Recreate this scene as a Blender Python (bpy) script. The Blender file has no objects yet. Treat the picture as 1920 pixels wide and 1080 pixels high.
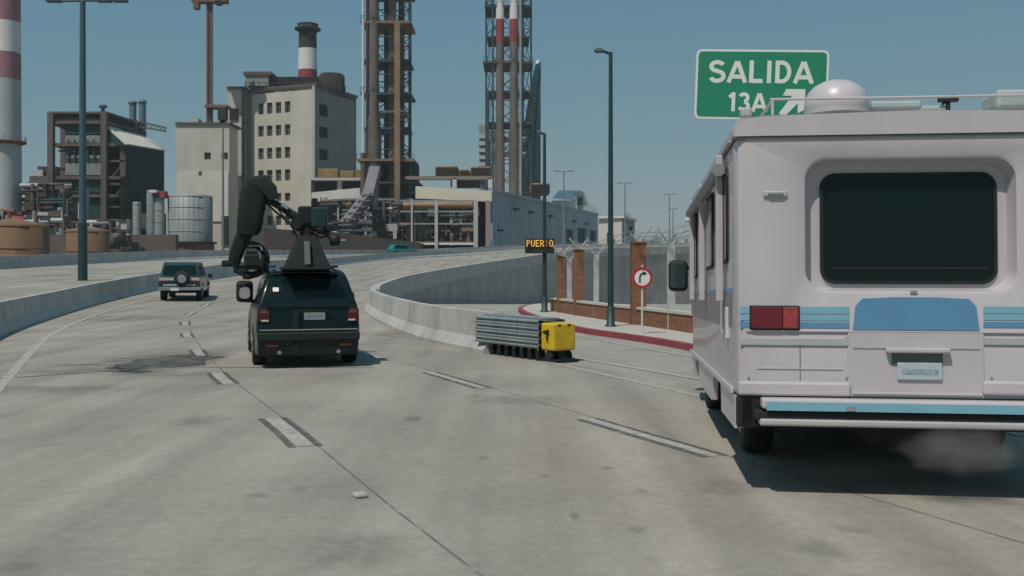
import bpy, bmesh, math, random, re
from mathutils import Vector, Matrix
from mathutils.bvhtree import BVHTree
random.seed(7)
R_ = math.radians
SC = bpy.context.scene
COL = SC.collection

# ------------------------------------------------------------------ camera, world, sun, exposure
F = 1900.0; HZ = 500.0; CAMH = 1.75          # focal length and horizon row of the 1920x1080 photograph
cd = bpy.data.cameras.new('camera'); cam = bpy.data.objects.new('camera', cd); COL.objects.link(cam)
cam.location = (0, 0, CAMH); cam.rotation_euler = (R_(90), 0, 0)
cd.sensor_width = 36; cd.lens = 36 * F / 1920; cd.shift_y = -(540 - HZ) / 1920
cd.clip_start = 0.05; cd.clip_end = 9000
SC.camera = cam
SUN_EL = 60.0; SUN_DIR = Vector((-.56, -.83, 0)).normalized()     # horizontal direction towards the sun
w = bpy.data.worlds.new('World'); SC.world = w; w.use_nodes = True
nt = w.node_tree; nt.nodes.clear()
sky = nt.nodes.new('ShaderNodeTexSky'); sky.sky_type = 'NISHITA'; sky.sun_disc = False
sky.sun_elevation = R_(SUN_EL); sky.sun_rotation = math.atan2(SUN_DIR.x, SUN_DIR.y)
sky.altitude = 0; sky.air_density = 1.0; sky.dust_density = 0.6; sky.ozone_density = 3.0
mixc = nt.nodes.new('ShaderNodeMix'); mixc.data_type = 'RGBA'; mixc.blend_type = 'MULTIPLY'; mixc.inputs[0].default_value = 1
mixc.inputs[7].default_value = (1.6, 0.92, 0.26, 1)
mixk = nt.nodes.new('ShaderNodeMix'); mixk.data_type = 'RGBA'; mixk.inputs[0].default_value = .6; mixk.inputs[7].default_value = (1.13, 4.5, 7.7, 1)
bg = nt.nodes.new('ShaderNodeBackground'); bg.inputs[1].default_value = 0.072
wo = nt.nodes.new('ShaderNodeOutputWorld')
nt.links.new(sky.outputs[0], mixc.inputs[6]); nt.links.new(mixc.outputs[2], mixk.inputs[6]); nt.links.new(mixk.outputs[2], bg.inputs[0]); nt.links.new(bg.outputs[0], wo.inputs[0])
sl = bpy.data.lights.new('sun', 'SUN'); so = bpy.data.objects.new('sun', sl); COL.objects.link(so)
sl.energy = 3.5; sl.angle = R_(0.6); sl.color = (1.0, 0.93, 0.84)
sdir = Vector((SUN_DIR.x * math.cos(R_(SUN_EL)), SUN_DIR.y * math.cos(R_(SUN_EL)), math.sin(R_(SUN_EL))))
so.rotation_euler = sdir.to_track_quat('Z', 'Y').to_euler(); so.location = (0, 0, 60)
vs = SC.view_settings; vs.view_transform = 'Standard'; vs.look = 'None'; vs.gamma = 1; vs.exposure = -0.15; vs.use_curve_mapping = False

# ------------------------------------------------------------------ helpers
def P(px, py, Y): return Vector(((px - 960) / F * Y, Y, CAMH - (py - HZ) / F * Y))
def PX(px, Y): return (px - 960) / F * Y
def PZ(py, Y): return CAMH - (py - HZ) / F * Y
def G(px, py, z=0.0):
    Y = F * (CAMH - z) / (py - HZ); return Vector(((px - 960) / F * Y, Y, z))

SMALL = set('pipework ductwork valves tanks supports steps ribs cladding_ribs railing roof_railing gallery_railing bracing stair_bracing louvres handrail floor_lines hoops boiler_pipes window_row lamp_row letter_dots wall_bolts'.split())
MATS = {}
def mat(name, col, rough=.7, metal=0, var=.12, scale=3.0, bump=0.0, bscale=40, spec=.5, coat=0, stretch=(1, 1, 1), stain=None, emis=None, alpha=None):
    if name in MATS: return MATS[name]
    m = bpy.data.materials.new(name); m.use_nodes = True; n = m.node_tree; b = n.nodes['Principled BSDF']; L = n.links.new
    b.inputs['Roughness'].default_value = rough; b.inputs['Metallic'].default_value = metal
    b.inputs['Specular IOR Level'].default_value = spec; b.inputs['Coat Weight'].default_value = coat
    geo = n.nodes.new('ShaderNodeNewGeometry'); mp = n.nodes.new('ShaderNodeMapping'); mp.inputs['Scale'].default_value = stretch
    L(geo.outputs['Position'], mp.inputs['Vector'])
    tx = n.nodes.new('ShaderNodeTexNoise'); tx.inputs['Scale'].default_value = scale; tx.inputs['Detail'].default_value = 6; tx.inputs['Roughness'].default_value = .65
    L(mp.outputs[0], tx.inputs['Vector'])
    rp = n.nodes.new('ShaderNodeValToRGB'); rp.color_ramp.elements[0].position = .3; rp.color_ramp.elements[1].position = .7
    c0 = [c * (1 - var) for c in col]; c1 = [min(1, c * (1 + var)) for c in col]
    rp.color_ramp.elements[0].color = (*c0, 1); rp.color_ramp.elements[1].color = (*c1, 1)
    L(tx.outputs['Fac'], rp.inputs['Fac']); out = rp.outputs[0]
    if stain:
        sc_, sstr, amt, scol = stain
        mp2 = n.nodes.new('ShaderNodeMapping'); mp2.inputs['Scale'].default_value = sstr; L(geo.outputs['Position'], mp2.inputs['Vector'])
        t2 = n.nodes.new('ShaderNodeTexNoise'); t2.inputs['Scale'].default_value = sc_; t2.inputs['Detail'].default_value = 5; L(mp2.outputs[0], t2.inputs['Vector'])
        r2 = n.nodes.new('ShaderNodeValToRGB'); r2.color_ramp.elements[0].position = .48; r2.color_ramp.elements[1].position = .72
        r2.color_ramp.elements[0].color = (0, 0, 0, 1); r2.color_ramp.elements[1].color = (amt, amt, amt, 1); L(t2.outputs['Fac'], r2.inputs['Fac'])
        mx = n.nodes.new('ShaderNodeMix'); mx.data_type = 'RGBA'; L(r2.outputs[0], mx.inputs[0]); L(out, mx.inputs[6]); mx.inputs[7].default_value = (*scol, 1); out = mx.outputs[2]
    L(out, b.inputs['Base Color'])
    mr = n.nodes.new('ShaderNodeMapRange'); mr.inputs[3].default_value = max(.02, rough - .12); mr.inputs[4].default_value = min(1, rough + .12)
    if metal < .5 and rough > .3: L(tx.outputs['Fac'], mr.inputs[0]); L(mr.outputs[0], b.inputs['Roughness'])
    if bump:
        tb = n.nodes.new('ShaderNodeTexNoise'); tb.inputs['Scale'].default_value = bscale; tb.inputs['Detail'].default_value = 4; L(geo.outputs['Position'], tb.inputs['Vector'])
        bp = n.nodes.new('ShaderNodeBump'); bp.inputs['Strength'].default_value = bump; bp.inputs['Distance'].default_value = .02
        L(tb.outputs['Fac'], bp.inputs['Height']); L(bp.outputs[0], b.inputs['Normal'])
    if emis: b.inputs['Emission Color'].default_value = (*emis[0], 1); b.inputs['Emission Strength'].default_value = emis[1]
    MATS[name] = m; return m

class M:
    """collects geometry in world (or local) coordinates"""
    def __init__(s): s.v = []; s.f = []; s.sm = []
    def add(s, vs, fs, smooth=False):
        o = len(s.v); s.v += [Vector(v) for v in vs]; s.f += [[i + o for i in f] for f in fs]; s.sm += [smooth] * len(fs); return s
    def box(s, c, d, rot=0, m=None):
        x, y, z = d[0] / 2, d[1] / 2, d[2] / 2
        vs = [Vector((a, b, e)) for e in (-z, z) for a, b in ((-x, -y), (x, -y), (x, y), (-x, y))]
        mm = m if m is not None else Matrix.Rotation(rot, 4, 'Z')
        vs = [mm @ v + Vector(c) for v in vs]
        return s.add(vs, [(3, 2, 1, 0), (4, 5, 6, 7), (0, 1, 5, 4), (1, 2, 6, 5), (2, 3, 7, 6), (3, 0, 4, 7)])
    def beam(s, a, b, w_, h_=None):
        a = Vector(a); b = Vector(b); d = b - a; h_ = h_ or w_
        q = d.to_track_quat('Y', 'Z').to_matrix().to_4x4()
        return s.box((a + b) / 2, (w_, d.length, h_), m=q)
    def tube(s, a, b, r0, r1=None, n=10, caps=True, smooth=True):
        a = Vector(a); b = Vector(b); r1 = r0 if r1 is None else r1
        q = (b - a).to_track_quat('Z', 'Y').to_matrix()
        vs = []
        for p, r in ((a, r0), (b, r1)):
            for i in range(n):
                t = 2 * math.pi * i / n; vs.append(p + q @ Vector((r * math.cos(t), r * math.sin(t), 0)))
        s.add(vs, [(i, (i + 1) % n, n + (i + 1) % n, n + i) for i in range(n)], smooth)
        if caps: s.add(vs, [list(range(n))[::-1], list(range(n, 2 * n))])
        return s
    def lathe(s, c, prof, n=20, axis=None, smooth=True):
        q = Matrix.Identity(3) if axis is None else Vector(axis).to_track_quat('Z', 'Y').to_matrix()
        vs = []
        for r, z in prof:
            for i in range(n):
                t = 2 * math.pi * i / n; vs.append(Vector(c) + q @ Vector((r * math.cos(t), r * math.sin(t), z)))
        fs = []
        for k in range(len(prof) - 1):
            for i in range(n): fs.append((k * n + i, k * n + (i + 1) % n, (k + 1) * n + (i + 1) % n, (k + 1) * n + i))
        s.add(vs, fs, smooth)
        s.add(vs, [list(range(n))[::-1], list(range((len(prof) - 1) * n, len(prof) * n))])
        return s
    def path(s, pts, r, n=6, smooth=True):
        for a, b in zip(pts[:-1], pts[1:]): s.tube(a, b, r, n=n, smooth=smooth)
        return s
    def prism(s, pts, z0, z1):
        n = len(pts); vs = [(p[0], p[1], z0) for p in pts] + [(p[0], p[1], z1) for p in pts]
        return s.add(vs, [list(range(n))[::-1], list(range(n, 2 * n))] + [(i, (i + 1) % n, n + (i + 1) % n, n + i) for i in range(n)])
    def plate(s, pts, nrm, t, off=0):
        """a planar polygon given a thickness t along nrm"""
        nrm = Vector(nrm).normalized(); n = len(pts); a = [Vector(p) + nrm * off for p in pts]; b = [p + nrm * t for p in a]
        return s.add(a + b, [list(range(n))[::-1], list(range(n, 2 * n))] + [(i, (i + 1) % n, n + (i + 1) % n, n + i) for i in range(n)])
    def loft(s, loops, closed=True, caps=True, smooth=False):
        n = len(loops[0]); vs = [v for l in loops for v in l]; fs = []
        for k in range(len(loops) - 1):
            for i in range(n if closed else n - 1): fs.append((k * n + i, k * n + (i + 1) % n, (k + 1) * n + (i + 1) % n, (k + 1) * n + i))
        s.add(vs, fs, smooth)
        if caps and closed: s.add(vs, [list(range(n))[::-1], list(range((len(loops) - 1) * n, len(loops) * n))])
        return s

def tagp(o, label=None, cat=None, group=None, kind=None):
    if label: o['label'] = label
    if cat: o['category'] = cat
    if group: o['group'] = group
    if kind: o['kind'] = kind
    return o
def root(name, loc, rz=0, label=None, cat=None, group=None):
    o = bpy.data.objects.new(name, None); COL.objects.link(o); o.location = loc; o.rotation_euler = (0, 0, rz)
    o.empty_display_size = .3; return tagp(o, label, cat, group)
def wmat(o):
    m = Matrix.LocRotScale(o.location, o.rotation_euler, o.scale)
    return (wmat(o.parent) @ m) if o.parent else m
def put(mb, name, material, parent=None, local=False, bev=0, seg=2, loc=None, fix=True, autosm=None):
    """link as ONE object; geometry given in world coordinates unless local; origin at loc for top-level things"""
    me = bpy.data.meshes.new(name); vs = mb.v
    o = bpy.data.objects.new(name, me); COL.objects.link(o)
    if parent is not None:
        o.parent = parent
        if not local: inv = wmat(parent).inverted(); vs = [inv @ v for v in vs]
    elif loc is not None:
        o.location = loc; vs = [v - Vector(loc) for v in vs]
    me.from_pydata([tuple(v) for v in vs], [], mb.f)
    me.polygons.foreach_set('use_smooth', mb.sm)
    if fix:
        bm = bmesh.new(); bm.from_mesh(me); bmesh.ops.recalc_face_normals(bm, faces=bm.faces); bm.to_mesh(me); bm.free()
    me.materials.append(material)
    if re.split(r'\.', name)[0] in SMALL: o['kind'] = 'stuff'
    if bev:
        md = o.modifiers.new('bevel', 'BEVEL'); md.width = bev; md.segments = seg; md.limit_method = 'ANGLE'; md.angle_limit = R_(40)
    return o
def dup(o, parent=None, name=None):
    c = o.copy(); COL.objects.link(c); c.parent = parent
    for ch in list(o.children): dup(ch, c)
    return c
def rrect(w_, h_, r, k=6, cx=0, cy=0):
    pts = []
    for ax, ay, t0 in ((w_ / 2 - r, h_ / 2 - r, 0), (-w_ / 2 + r, h_ / 2 - r, 90), (-w_ / 2 + r, -h_ / 2 + r, 180), (w_ / 2 - r, -h_ / 2 + r, 270)):
        for i in range(k):
            t = R_(t0 + 90 * i / (k - 1)); pts.append((cx + ax + r * math.cos(t), cy + ay + r * math.sin(t)))
    return pts

# ------------------------------------------------------------------ materials
concrete_road = mat('road_concrete', (.318, .292, .252), .85, var=.17, scale=.28, bump=.25, bscale=60, stain=(.9, (1, .35, 1), .35, (.17, .16, .145)))
# finer mottling and dark scuffs on the roadway
def enrich_road(m):
    n = m.node_tree; L = n.links.new; b = n.nodes['Principled BSDF']; src = b.inputs['Base Color'].links[0].from_socket
    geo = n.nodes.new('ShaderNodeNewGeometry')
    f = n.nodes.new('ShaderNodeTexNoise'); f.inputs['Scale'].default_value = 9; f.inputs['Detail'].default_value = 8; f.inputs['Roughness'].default_value = .75; L(geo.outputs['Position'], f.inputs['Vector'])
    r = n.nodes.new('ShaderNodeMapRange'); r.inputs[1].default_value = .25; r.inputs[2].default_value = .75; r.inputs[3].default_value = .82; r.inputs[4].default_value = 1.16; L(f.outputs['Fac'], r.inputs[0])
    mx = n.nodes.new('ShaderNodeMix'); mx.data_type = 'RGBA'; mx.blend_type = 'MULTIPLY'; mx.inputs[0].default_value = 1; L(src, mx.inputs[6]); L(r.outputs[0], mx.inputs[7])
    # wheel polish / rubber along the lanes (direction of travel is about 22 degrees left)
    mp = n.nodes.new('ShaderNodeMapping'); mp.inputs['Rotation'].default_value = (0, 0, R_(-22)); mp.inputs['Scale'].default_value = (1.4, .06, 1); L(geo.outputs['Position'], mp.inputs['Vector'])
    t = n.nodes.new('ShaderNodeTexNoise'); t.inputs['Scale'].default_value = 1.0; t.inputs['Detail'].default_value = 4; L(mp.outputs[0], t.inputs['Vector'])
    r3 = n.nodes.new('ShaderNodeMapRange'); r3.inputs[1].default_value = .35; r3.inputs[2].default_value = .65; r3.inputs[3].default_value = .80; r3.inputs[4].default_value = 1.08; L(t.outputs['Fac'], r3.inputs[0])
    m2 = n.nodes.new('ShaderNodeMix'); m2.data_type = 'RGBA'; m2.blend_type = 'MULTIPLY'; m2.inputs[0].default_value = 1; L(mx.outputs[2], m2.inputs[6]); L(r3.outputs[0], m2.inputs[7])
    # coarse aggregate
    ag = n.nodes.new('ShaderNodeTexNoise'); ag.inputs['Scale'].default_value = 55; ag.inputs['Detail'].default_value = 3; L(geo.outputs['Position'], ag.inputs['Vector'])
    ra = n.nodes.new('ShaderNodeMapRange'); ra.inputs[1].default_value = .3; ra.inputs[2].default_value = .7; ra.inputs[3].default_value = .90; ra.inputs[4].default_value = 1.09; L(ag.outputs['Fac'], ra.inputs[0])
    m4 = n.nodes.new('ShaderNodeMix'); m4.data_type = 'RGBA'; m4.blend_type = 'MULTIPLY'; m4.inputs[0].default_value = 1; L(m2.outputs[2], m4.inputs[6]); L(ra.outputs[0], m4.inputs[7]); m2 = m4
    # small dark oil drips
    v = n.nodes.new('ShaderNodeTexVoronoi'); v.inputs['Scale'].default_value = .75; v.inputs['Randomness'].default_value = 1; L(geo.outputs['Position'], v.inputs['Vector'])
    wn = n.nodes.new('ShaderNodeTexNoise'); wn.inputs['Scale'].default_value = 7; L(geo.outputs['Position'], wn.inputs['Vector'])
    ad = n.nodes.new('ShaderNodeMath'); ad.operation = 'MULTIPLY_ADD'; ad.inputs[1].default_value = .22; L(wn.outputs['Fac'], ad.inputs[0]); L(v.outputs['Distance'], ad.inputs[2])
    r4 = n.nodes.new('ShaderNodeMapRange'); r4.inputs[1].default_value = .13; r4.inputs[2].default_value = .24; r4.inputs[3].default_value = .84; r4.inputs[4].default_value = 1; L(ad.outputs[0], r4.inputs[0])
    m3 = n.nodes.new('ShaderNodeMix'); m3.data_type = 'RGBA'; m3.blend_type = 'MULTIPLY'; m3.inputs[0].default_value = 1; L(m2.outputs[2], m3.inputs[6]); L(r4.outputs[0], m3.inputs[7])
    L(m3.outputs[2], b.inputs['Base Color'])
enrich_road(concrete_road)
concrete_ramp = mat('ramp_concrete', (.30, .285, .25), .85, var=.14, scale=.5, bump=.2, bscale=60, stain=(1.1, (1, .4, 1), .3, (.19, .175, .15)))
barrier_c = mat('barrier_concrete', (.41, .40, .38), .85, var=.16, scale=1.4, bump=.25, bscale=25, stain=(1.3, (1, 1, .4), .55, (.24, .235, .225)))
wall_c = mat('wall_concrete', (.35, .325, .31), .85, var=.2, scale=.35, bump=.1, stain=(.5, (1, 1, .12), .4, (.19, .19, .19)))
sidewalk_c = mat('sidewalk_concrete', (.42, .40, .36), .85, var=.1, scale=1.5, bump=.15)
red_paint = mat('red_curb_paint', (.25, .05, .06), .7, var=.2, scale=3)
white_line = mat('white_road_paint', (.43, .415, .38), .8, var=.2, scale=4)
black_line = mat('dark_road_tape', (.11, .108, .10), .8, var=.25, scale=5)
tar = mat('tar_joint', (.17, .16, .145), .8, var=.3, scale=3)
skid_m = mat('tyre_rubber_mark', (.14, .135, .12), .8, var=.2, scale=2)
ground_m = mat('bare_ground', (.16, .14, .11), .95, var=.25, scale=.05)
black_paint = mat('black_car_paint', (.004, .012, .013), .22, var=.1, spec=.3, coat=.15)
black_plastic = mat('black_plastic', (.006, .011, .011), .65, var=.15)
matte_black = mat('matte_black_cloth', (.007, .014, .0145), .85, var=.3, scale=6, bump=.5, bscale=12)
glass_dark = mat('tinted_glass', (.004, .014, .015), .06, var=.05, spec=.45)
glass_rv = mat('dark_window_glass', (.003, .011, .012), .08, var=.05, spec=.3)
rubber = mat('tyre_rubber', (.018, .018, .018), .85, var=.2)
steel = mat('brushed_steel', (.5, .5, .5), .35, metal=.9, var=.1)
chrome = mat('chrome', (.7, .7, .7), .15, metal=1, var=.05)
white_plastic = mat('white_plastic', (.6, .6, .6), .4, var=.05)
galv = mat('galvanised_steel', (.30, .35, .36), .45, metal=.35, var=.15, scale=2)
rv_white = mat('motorhome_white', (.505, .468, .487), .34, var=.04, scale=1.3, coat=.25, stain=(3.0, (1, 1, .18), .30, (.40, .37, .35)))
rv_trim = mat('motorhome_grey_trim', (.42, .42, .42), .5, var=.05)
rv_blue_l = mat('light_blue_stripe', (.20, .42, .52), .35, var=.05)
rv_blue = mat('blue_stripe', (.105, .27, .44), .35, var=.05)
red_lens = mat('red_lens', (.14, .009, .015), .2, var=.15, scale=12, coat=.5)
red_bright = mat('lit_red_lens', (.35, .012, .015), .25, var=.1)
yellow_p = mat('yellow_plastic', (.66, .42, .015), .5, var=.10, scale=6, stain=(5, (1, 1, .6), .45, (.30, .20, .04)))
sign_green = mat('green_sign_sheeting', (.018, .23, .125), .4, var=.04)
sign_white = mat('white_sign_sheeting', (.72, .74, .70), .45, var=.04)
sign_red = mat('red_sign_border', (.42, .02, .03), .5, var=.05)
pole_dark = mat('dark_green_pole_paint', (.012, .045, .048), .5, var=.15)
pole_light = mat('pale_pole_paint', (.6, .6, .57), .55, var=.1)
grey_pole = mat('grey_far_pole', (.16, .20, .20), .6, var=.1)
brick_m = mat('orange_brick', (.27, .115, .06), .9, var=.25, scale=6, bump=.6, bscale=25, stain=(3, (1, 1, .6), .45, (.22, .12, .09)))
def add_courses(m):
    n = m.node_tree; b = n.nodes['Principled BSDF']; L = n.links.new; src = b.inputs['Base Color'].links[0].from_socket
    g = n.nodes.new('ShaderNodeNewGeometry'); sp = n.nodes.new('ShaderNodeSeparateXYZ'); L(g.outputs['Position'], sp.inputs[0]); ad = n.nodes.new('ShaderNodeMath'); L(sp.outputs['X'], ad.inputs[0]); L(sp.outputs['Y'], ad.inputs[1])
    cb = n.nodes.new('ShaderNodeCombineXYZ'); L(ad.outputs[0], cb.inputs['X']); L(sp.outputs['Z'], cb.inputs['Y'])
    br = n.nodes.new('ShaderNodeTexBrick'); br.inputs['Scale'].default_value = 1; br.inputs['Brick Width'].default_value = .26; br.inputs['Row Height'].default_value = .085; br.inputs['Mortar Size'].default_value = .010
    br.inputs['Color1'].default_value = (1, 1, 1, 1); br.inputs['Color2'].default_value = (.72, .68, .66, 1); br.inputs['Mortar'].default_value = (.62, .85, 1.0, 1); L(cb.outputs[0], br.inputs['Vector'])
    mx = n.nodes.new('ShaderNodeMix'); mx.data_type = 'RGBA'; mx.blend_type = 'MULTIPLY'; mx.inputs[0].default_value = 1; L(src, mx.inputs[6]); L(br.outputs['Color'], mx.inputs[7]); L(mx.outputs[2], b.inputs['Base Color'])
add_courses(brick_m)
cream_cap = mat('cream_cap', (.5, .47, .41), .8, var=.1)
post_c = mat('post_concrete', (.42, .42, .40), .85, var=.15, scale=3)
led_black = mat('matrix_board_black', (.01, .012, .012), .6, var=.1)
amber = mat('amber_lamps', (.5, .25, .02), .5, var=.02, emis=((1, .55, .08), 1.0))
amber_dim = mat('dim_amber_lamps', (.2, .1, .02), .5, var=.02, emis=((1, .5, .08), .1))
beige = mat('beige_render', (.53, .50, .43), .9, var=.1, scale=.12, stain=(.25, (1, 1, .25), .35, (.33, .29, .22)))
beige_shaded = mat('shade_toned_render', (.26, .25, .23), .9, var=.15, scale=.12)  # beige darkened: shade of the side turned from the sun is in the colour
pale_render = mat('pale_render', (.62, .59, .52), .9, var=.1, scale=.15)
brown_c = mat('brown_weathered_concrete', (.115, .095, .085), .9, var=.3, scale=.3)
rust = mat('rusty_steel', (.15, .085, .05), .85, var=.35, scale=.5)
tan_steel = mat('tan_steel', (.22, .155, .10), .8, var=.25, scale=.4)
flue_m = mat('flue_steel', (.135, .112, .098), .7, var=.3, scale=.3, stretch=(1, 1, .3))
lattice_m = mat('dark_lattice_steel', (.030, .062, .072), .7, var=.2, scale=.3)
chim_white = mat('chimney_white', (.68, .66, .64), .8, var=.08, scale=.2)
chim_red = mat('chimney_red', (.27, .045, .05), .8, var=.2, scale=.2)
chim_pink = mat('faded_chimney_red', (.30, .15, .16), .8, var=.15, scale=.2)
chim_dark = mat('sooty_chimney', (.03, .025, .025), .9, var=.3, scale=.3)
chim_grey = mat('chimney_grey', (.42, .43, .43), .8, var=.1, scale=.1)
teal_clad = mat('teal_cladding', (.010, .050, .052), .7, var=.2, scale=.3)
teal_glass = mat('teal_glass', (.004, .075, .085), .6, spec=.2, var=.15, scale=.02)
teal_glass_d = mat('dark_teal_glass', (.002, .03, .035), .5, spec=.15, var=.1, scale=.02)
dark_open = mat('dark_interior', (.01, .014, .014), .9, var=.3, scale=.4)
silver_tank = mat('silver_tank', (.30, .32, .32), .6, metal=.15, var=.1, scale=.5)
tank_rust = mat('ochre_tank', (.20, .115, .06), .8, var=.3, scale=.15, stain=(.2, (1, 1, .3), .6, (.10, .055, .03)))
warehouse_m = mat('blue_grey_cladding', (.36, .42, .45), .75, var=.06, scale=.1, stain=(.4, (1, 1, .15), .25, (.16, .19, .2)))
roof_white = mat('white_roof_sheet', (.66, .66, .64), .6, var=.08, scale=.2)
crate_m = mat('brown_cooling_box', (.24, .15, .085), .85, var=.25, scale=.5)
pipe_orange = mat('orange_insulated_pipe', (.27, .16, .09), .7, var=.3, scale=.3)
lilac = mat('lilac_conveyor_duct', (.17, .155, .175), .7, var=.15, scale=.3)
pipe_dark = mat('dark_pipework', (.045, .04, .035), .8, var=.4, scale=.4)
teal_car = mat('teal_car_paint', (.01, .16, .16), .3, var=.1, coat=.4)
green_suv = mat('dark_green_car_paint', (.008, .05, .05), .3, var=.1, coat=.5)
silver_paint = mat('silver_car_paint', (.5, .5, .5), .35, metal=.3, var=.05)
foliage = mat('dull_foliage', (.045, .06, .035), .9, var=.4, scale=.4)

# ------------------------------------------------------------------ ground and roads
def gz(Y): return min(0.0, CAMH - 70 * Y / F)           # level of the descending exit ground
ground = put(M().add([(-4000, -600, -6.2), (4000, -600, -6.2), (4000, 8000, -6.2), (-4000, 8000, -6.2)], [(0, 1, 2, 3)]), 'ground', ground_m); tagp(ground, kind='structure')
LEFT = [(5.3, -20, 0), (-.7, -5, 0), (-4.7, 5, 0), (-8.7, 15, 0), (-12.7, 25.2, 0), (-15.2, 33.5, .04), (-16.8, 42, .27), (-17.6, 50, .55), (-18.1, 65, 1.1), (-19, 90, 1.6),
        (-18.5, 105, 1.86), (-15, 130, 2.7), (-8.6, 148, 3.3), (-2, 158, 3.9), (3.5, 165, 4.35), (17, 182, 4.95), (35, 202, 5.7), (62, 228, 6.4)]
RIGHT = [(15.6, -20, 0), (9.9, -5, 0), (6.1, 5, 0), (2.3, 15, 0), (-.58, 20.3, 0), (-2.73, 26, 0), (-5.2, 36.5, 0), (-6.2, 43, .03), (-6.9, 51, .12), (-7.6, 72, .36),
         (-5.5, 95, .93), (-1.8, 115, 1.65), (2.7, 130, 2.42), (5.8, 137, 2.95), (9.6, 144, 3.4), (14.3, 152, 3.75), (29.5, 170, 4.4), (54, 194, 5.1)]
FAR = [(-5.5, -24, 0), (-11.5, -12, 0), (-16.5, 0, 0), (-21, 10, 0), (-25.5, 24, .1), (-28.8, 34, .4), (-31, 45, .9), (-32.6, 54, 1.2), (-34, 67, 1.57), (-33.6, 88, 2.15),
       (-30, 107, 2.65), (-16.6, 146, 3.37), (-8, 160, 3.9), (-2, 172, 4.4), (4, 185, 4.9), (18, 200, 5.4), (38.5, 222, 6.1), (66, 248, 6.9)]
def catmull(pts, n=5):
    P_ = [Vector(p) for p in pts]; out = []
    for i in range(len(P_) - 1):
        a, b, c, d = P_[max(0, i - 1)], P_[i], P_[i + 1], P_[min(len(P_) - 1, i + 2)]
        for k in range(n):
            t = k / n; out.append(.5 * ((2 * b) + (c - a) * t + (2 * a - 5 * b + 4 * c - d) * t * t + (3 * b - a - 3 * c + d) * t ** 3))
    out.append(P_[-1]); return out
Ls, Rs, Fs = catmull(LEFT), catmull(RIGHT), catmull(FAR)
def ribbon(A, B, cols=6, dz=0.0):
    m = M(); n = len(A); vs = []
    for a, b in zip(A, B):
        for c in range(cols + 1): vs.append(a.lerp(b, c / cols) + Vector((0, 0, dz)))
    fs = [(i * (cols + 1) + c, i * (cols + 1) + c + 1, (i + 1) * (cols + 1) + c + 1, (i + 1) * (cols + 1) + c) for i in range(n - 1) for c in range(cols)]
    return m.add(vs, fs, True)
def tree_of(o):
    me = o.data; return BVHTree.FromPolygons([v.co.copy() for v in me.vertices], [list(p.vertices) for p in me.polygons])
def offs(A, d):
    """shift a polyline sideways (positive = right of travel)"""
    out = []
    for i, p in enumerate(A):
        t = (A[min(i + 1, len(A) - 1)] - A[max(i - 1, 0)]); t.z = 0; t.normalize(); out.append(p + Vector((t.y, -t.x, 0)) * d)
    return out
main_road = put(ribbon(offs(Ls, -.1), offs(Rs, .4)), 'main_road', concrete_road, fix=False); tagp(main_road, 'pale concrete highway curving uphill to the right', kind='structure')
opp_road = put(ribbon(Fs, offs(Ls, -.3), dz=-.003), 'opposite_carriageway', concrete_road, fix=False); tagp(opp_road, kind='structure')
# exit ground: one sheet that falls away beyond the gore
ew = [(p.x - .1 if p.y < 46 else p.x + .1, p.y) for p in Rs]
m = M(); ys = []; vs_ = []
for x, y in ew:
    right = 16 + max(0, y + 20) * .75
    for c in range(9):
        t = (c / 8) ** 1.6; vs_.append((x + (right - x) * t, y, gz(y) - .005))
n_ = len(ew); m.add(vs_, [(i * 9 + c, i * 9 + c + 1, (i + 1) * 9 + c + 1, (i + 1) * 9 + c) for i in range(n_ - 1) for c in range(8)], True)
exit_road = put(m, 'exit_road', concrete_ramp, fix=False); tagp(exit_road, kind='structure')
BV = [tree_of(main_road), tree_of(opp_road), tree_of(exit_road)]
def drop(x, y):
    zs = []
    for b in BV:
        h = b.ray_cast(Vector((x, y, 50)), Vector((0, 0, -1)))
        if h[0]: zs.append(h[0].z)
    return max(zs) if zs else 0.0
def hit(px, py, which=None):
    d = Vector(((px - 960) / F, 1, -(py - HZ) / F)).normalized(); best = None
    for i, b in enumerate(BV):
        if which is not None and i != which: continue
        h = b.ray_cast(Vector((0, 0, CAMH)), d)
        if h[0] and (best is None or h[3] < best[1]): best = (h[0], h[3])
    return best[0]

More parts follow.
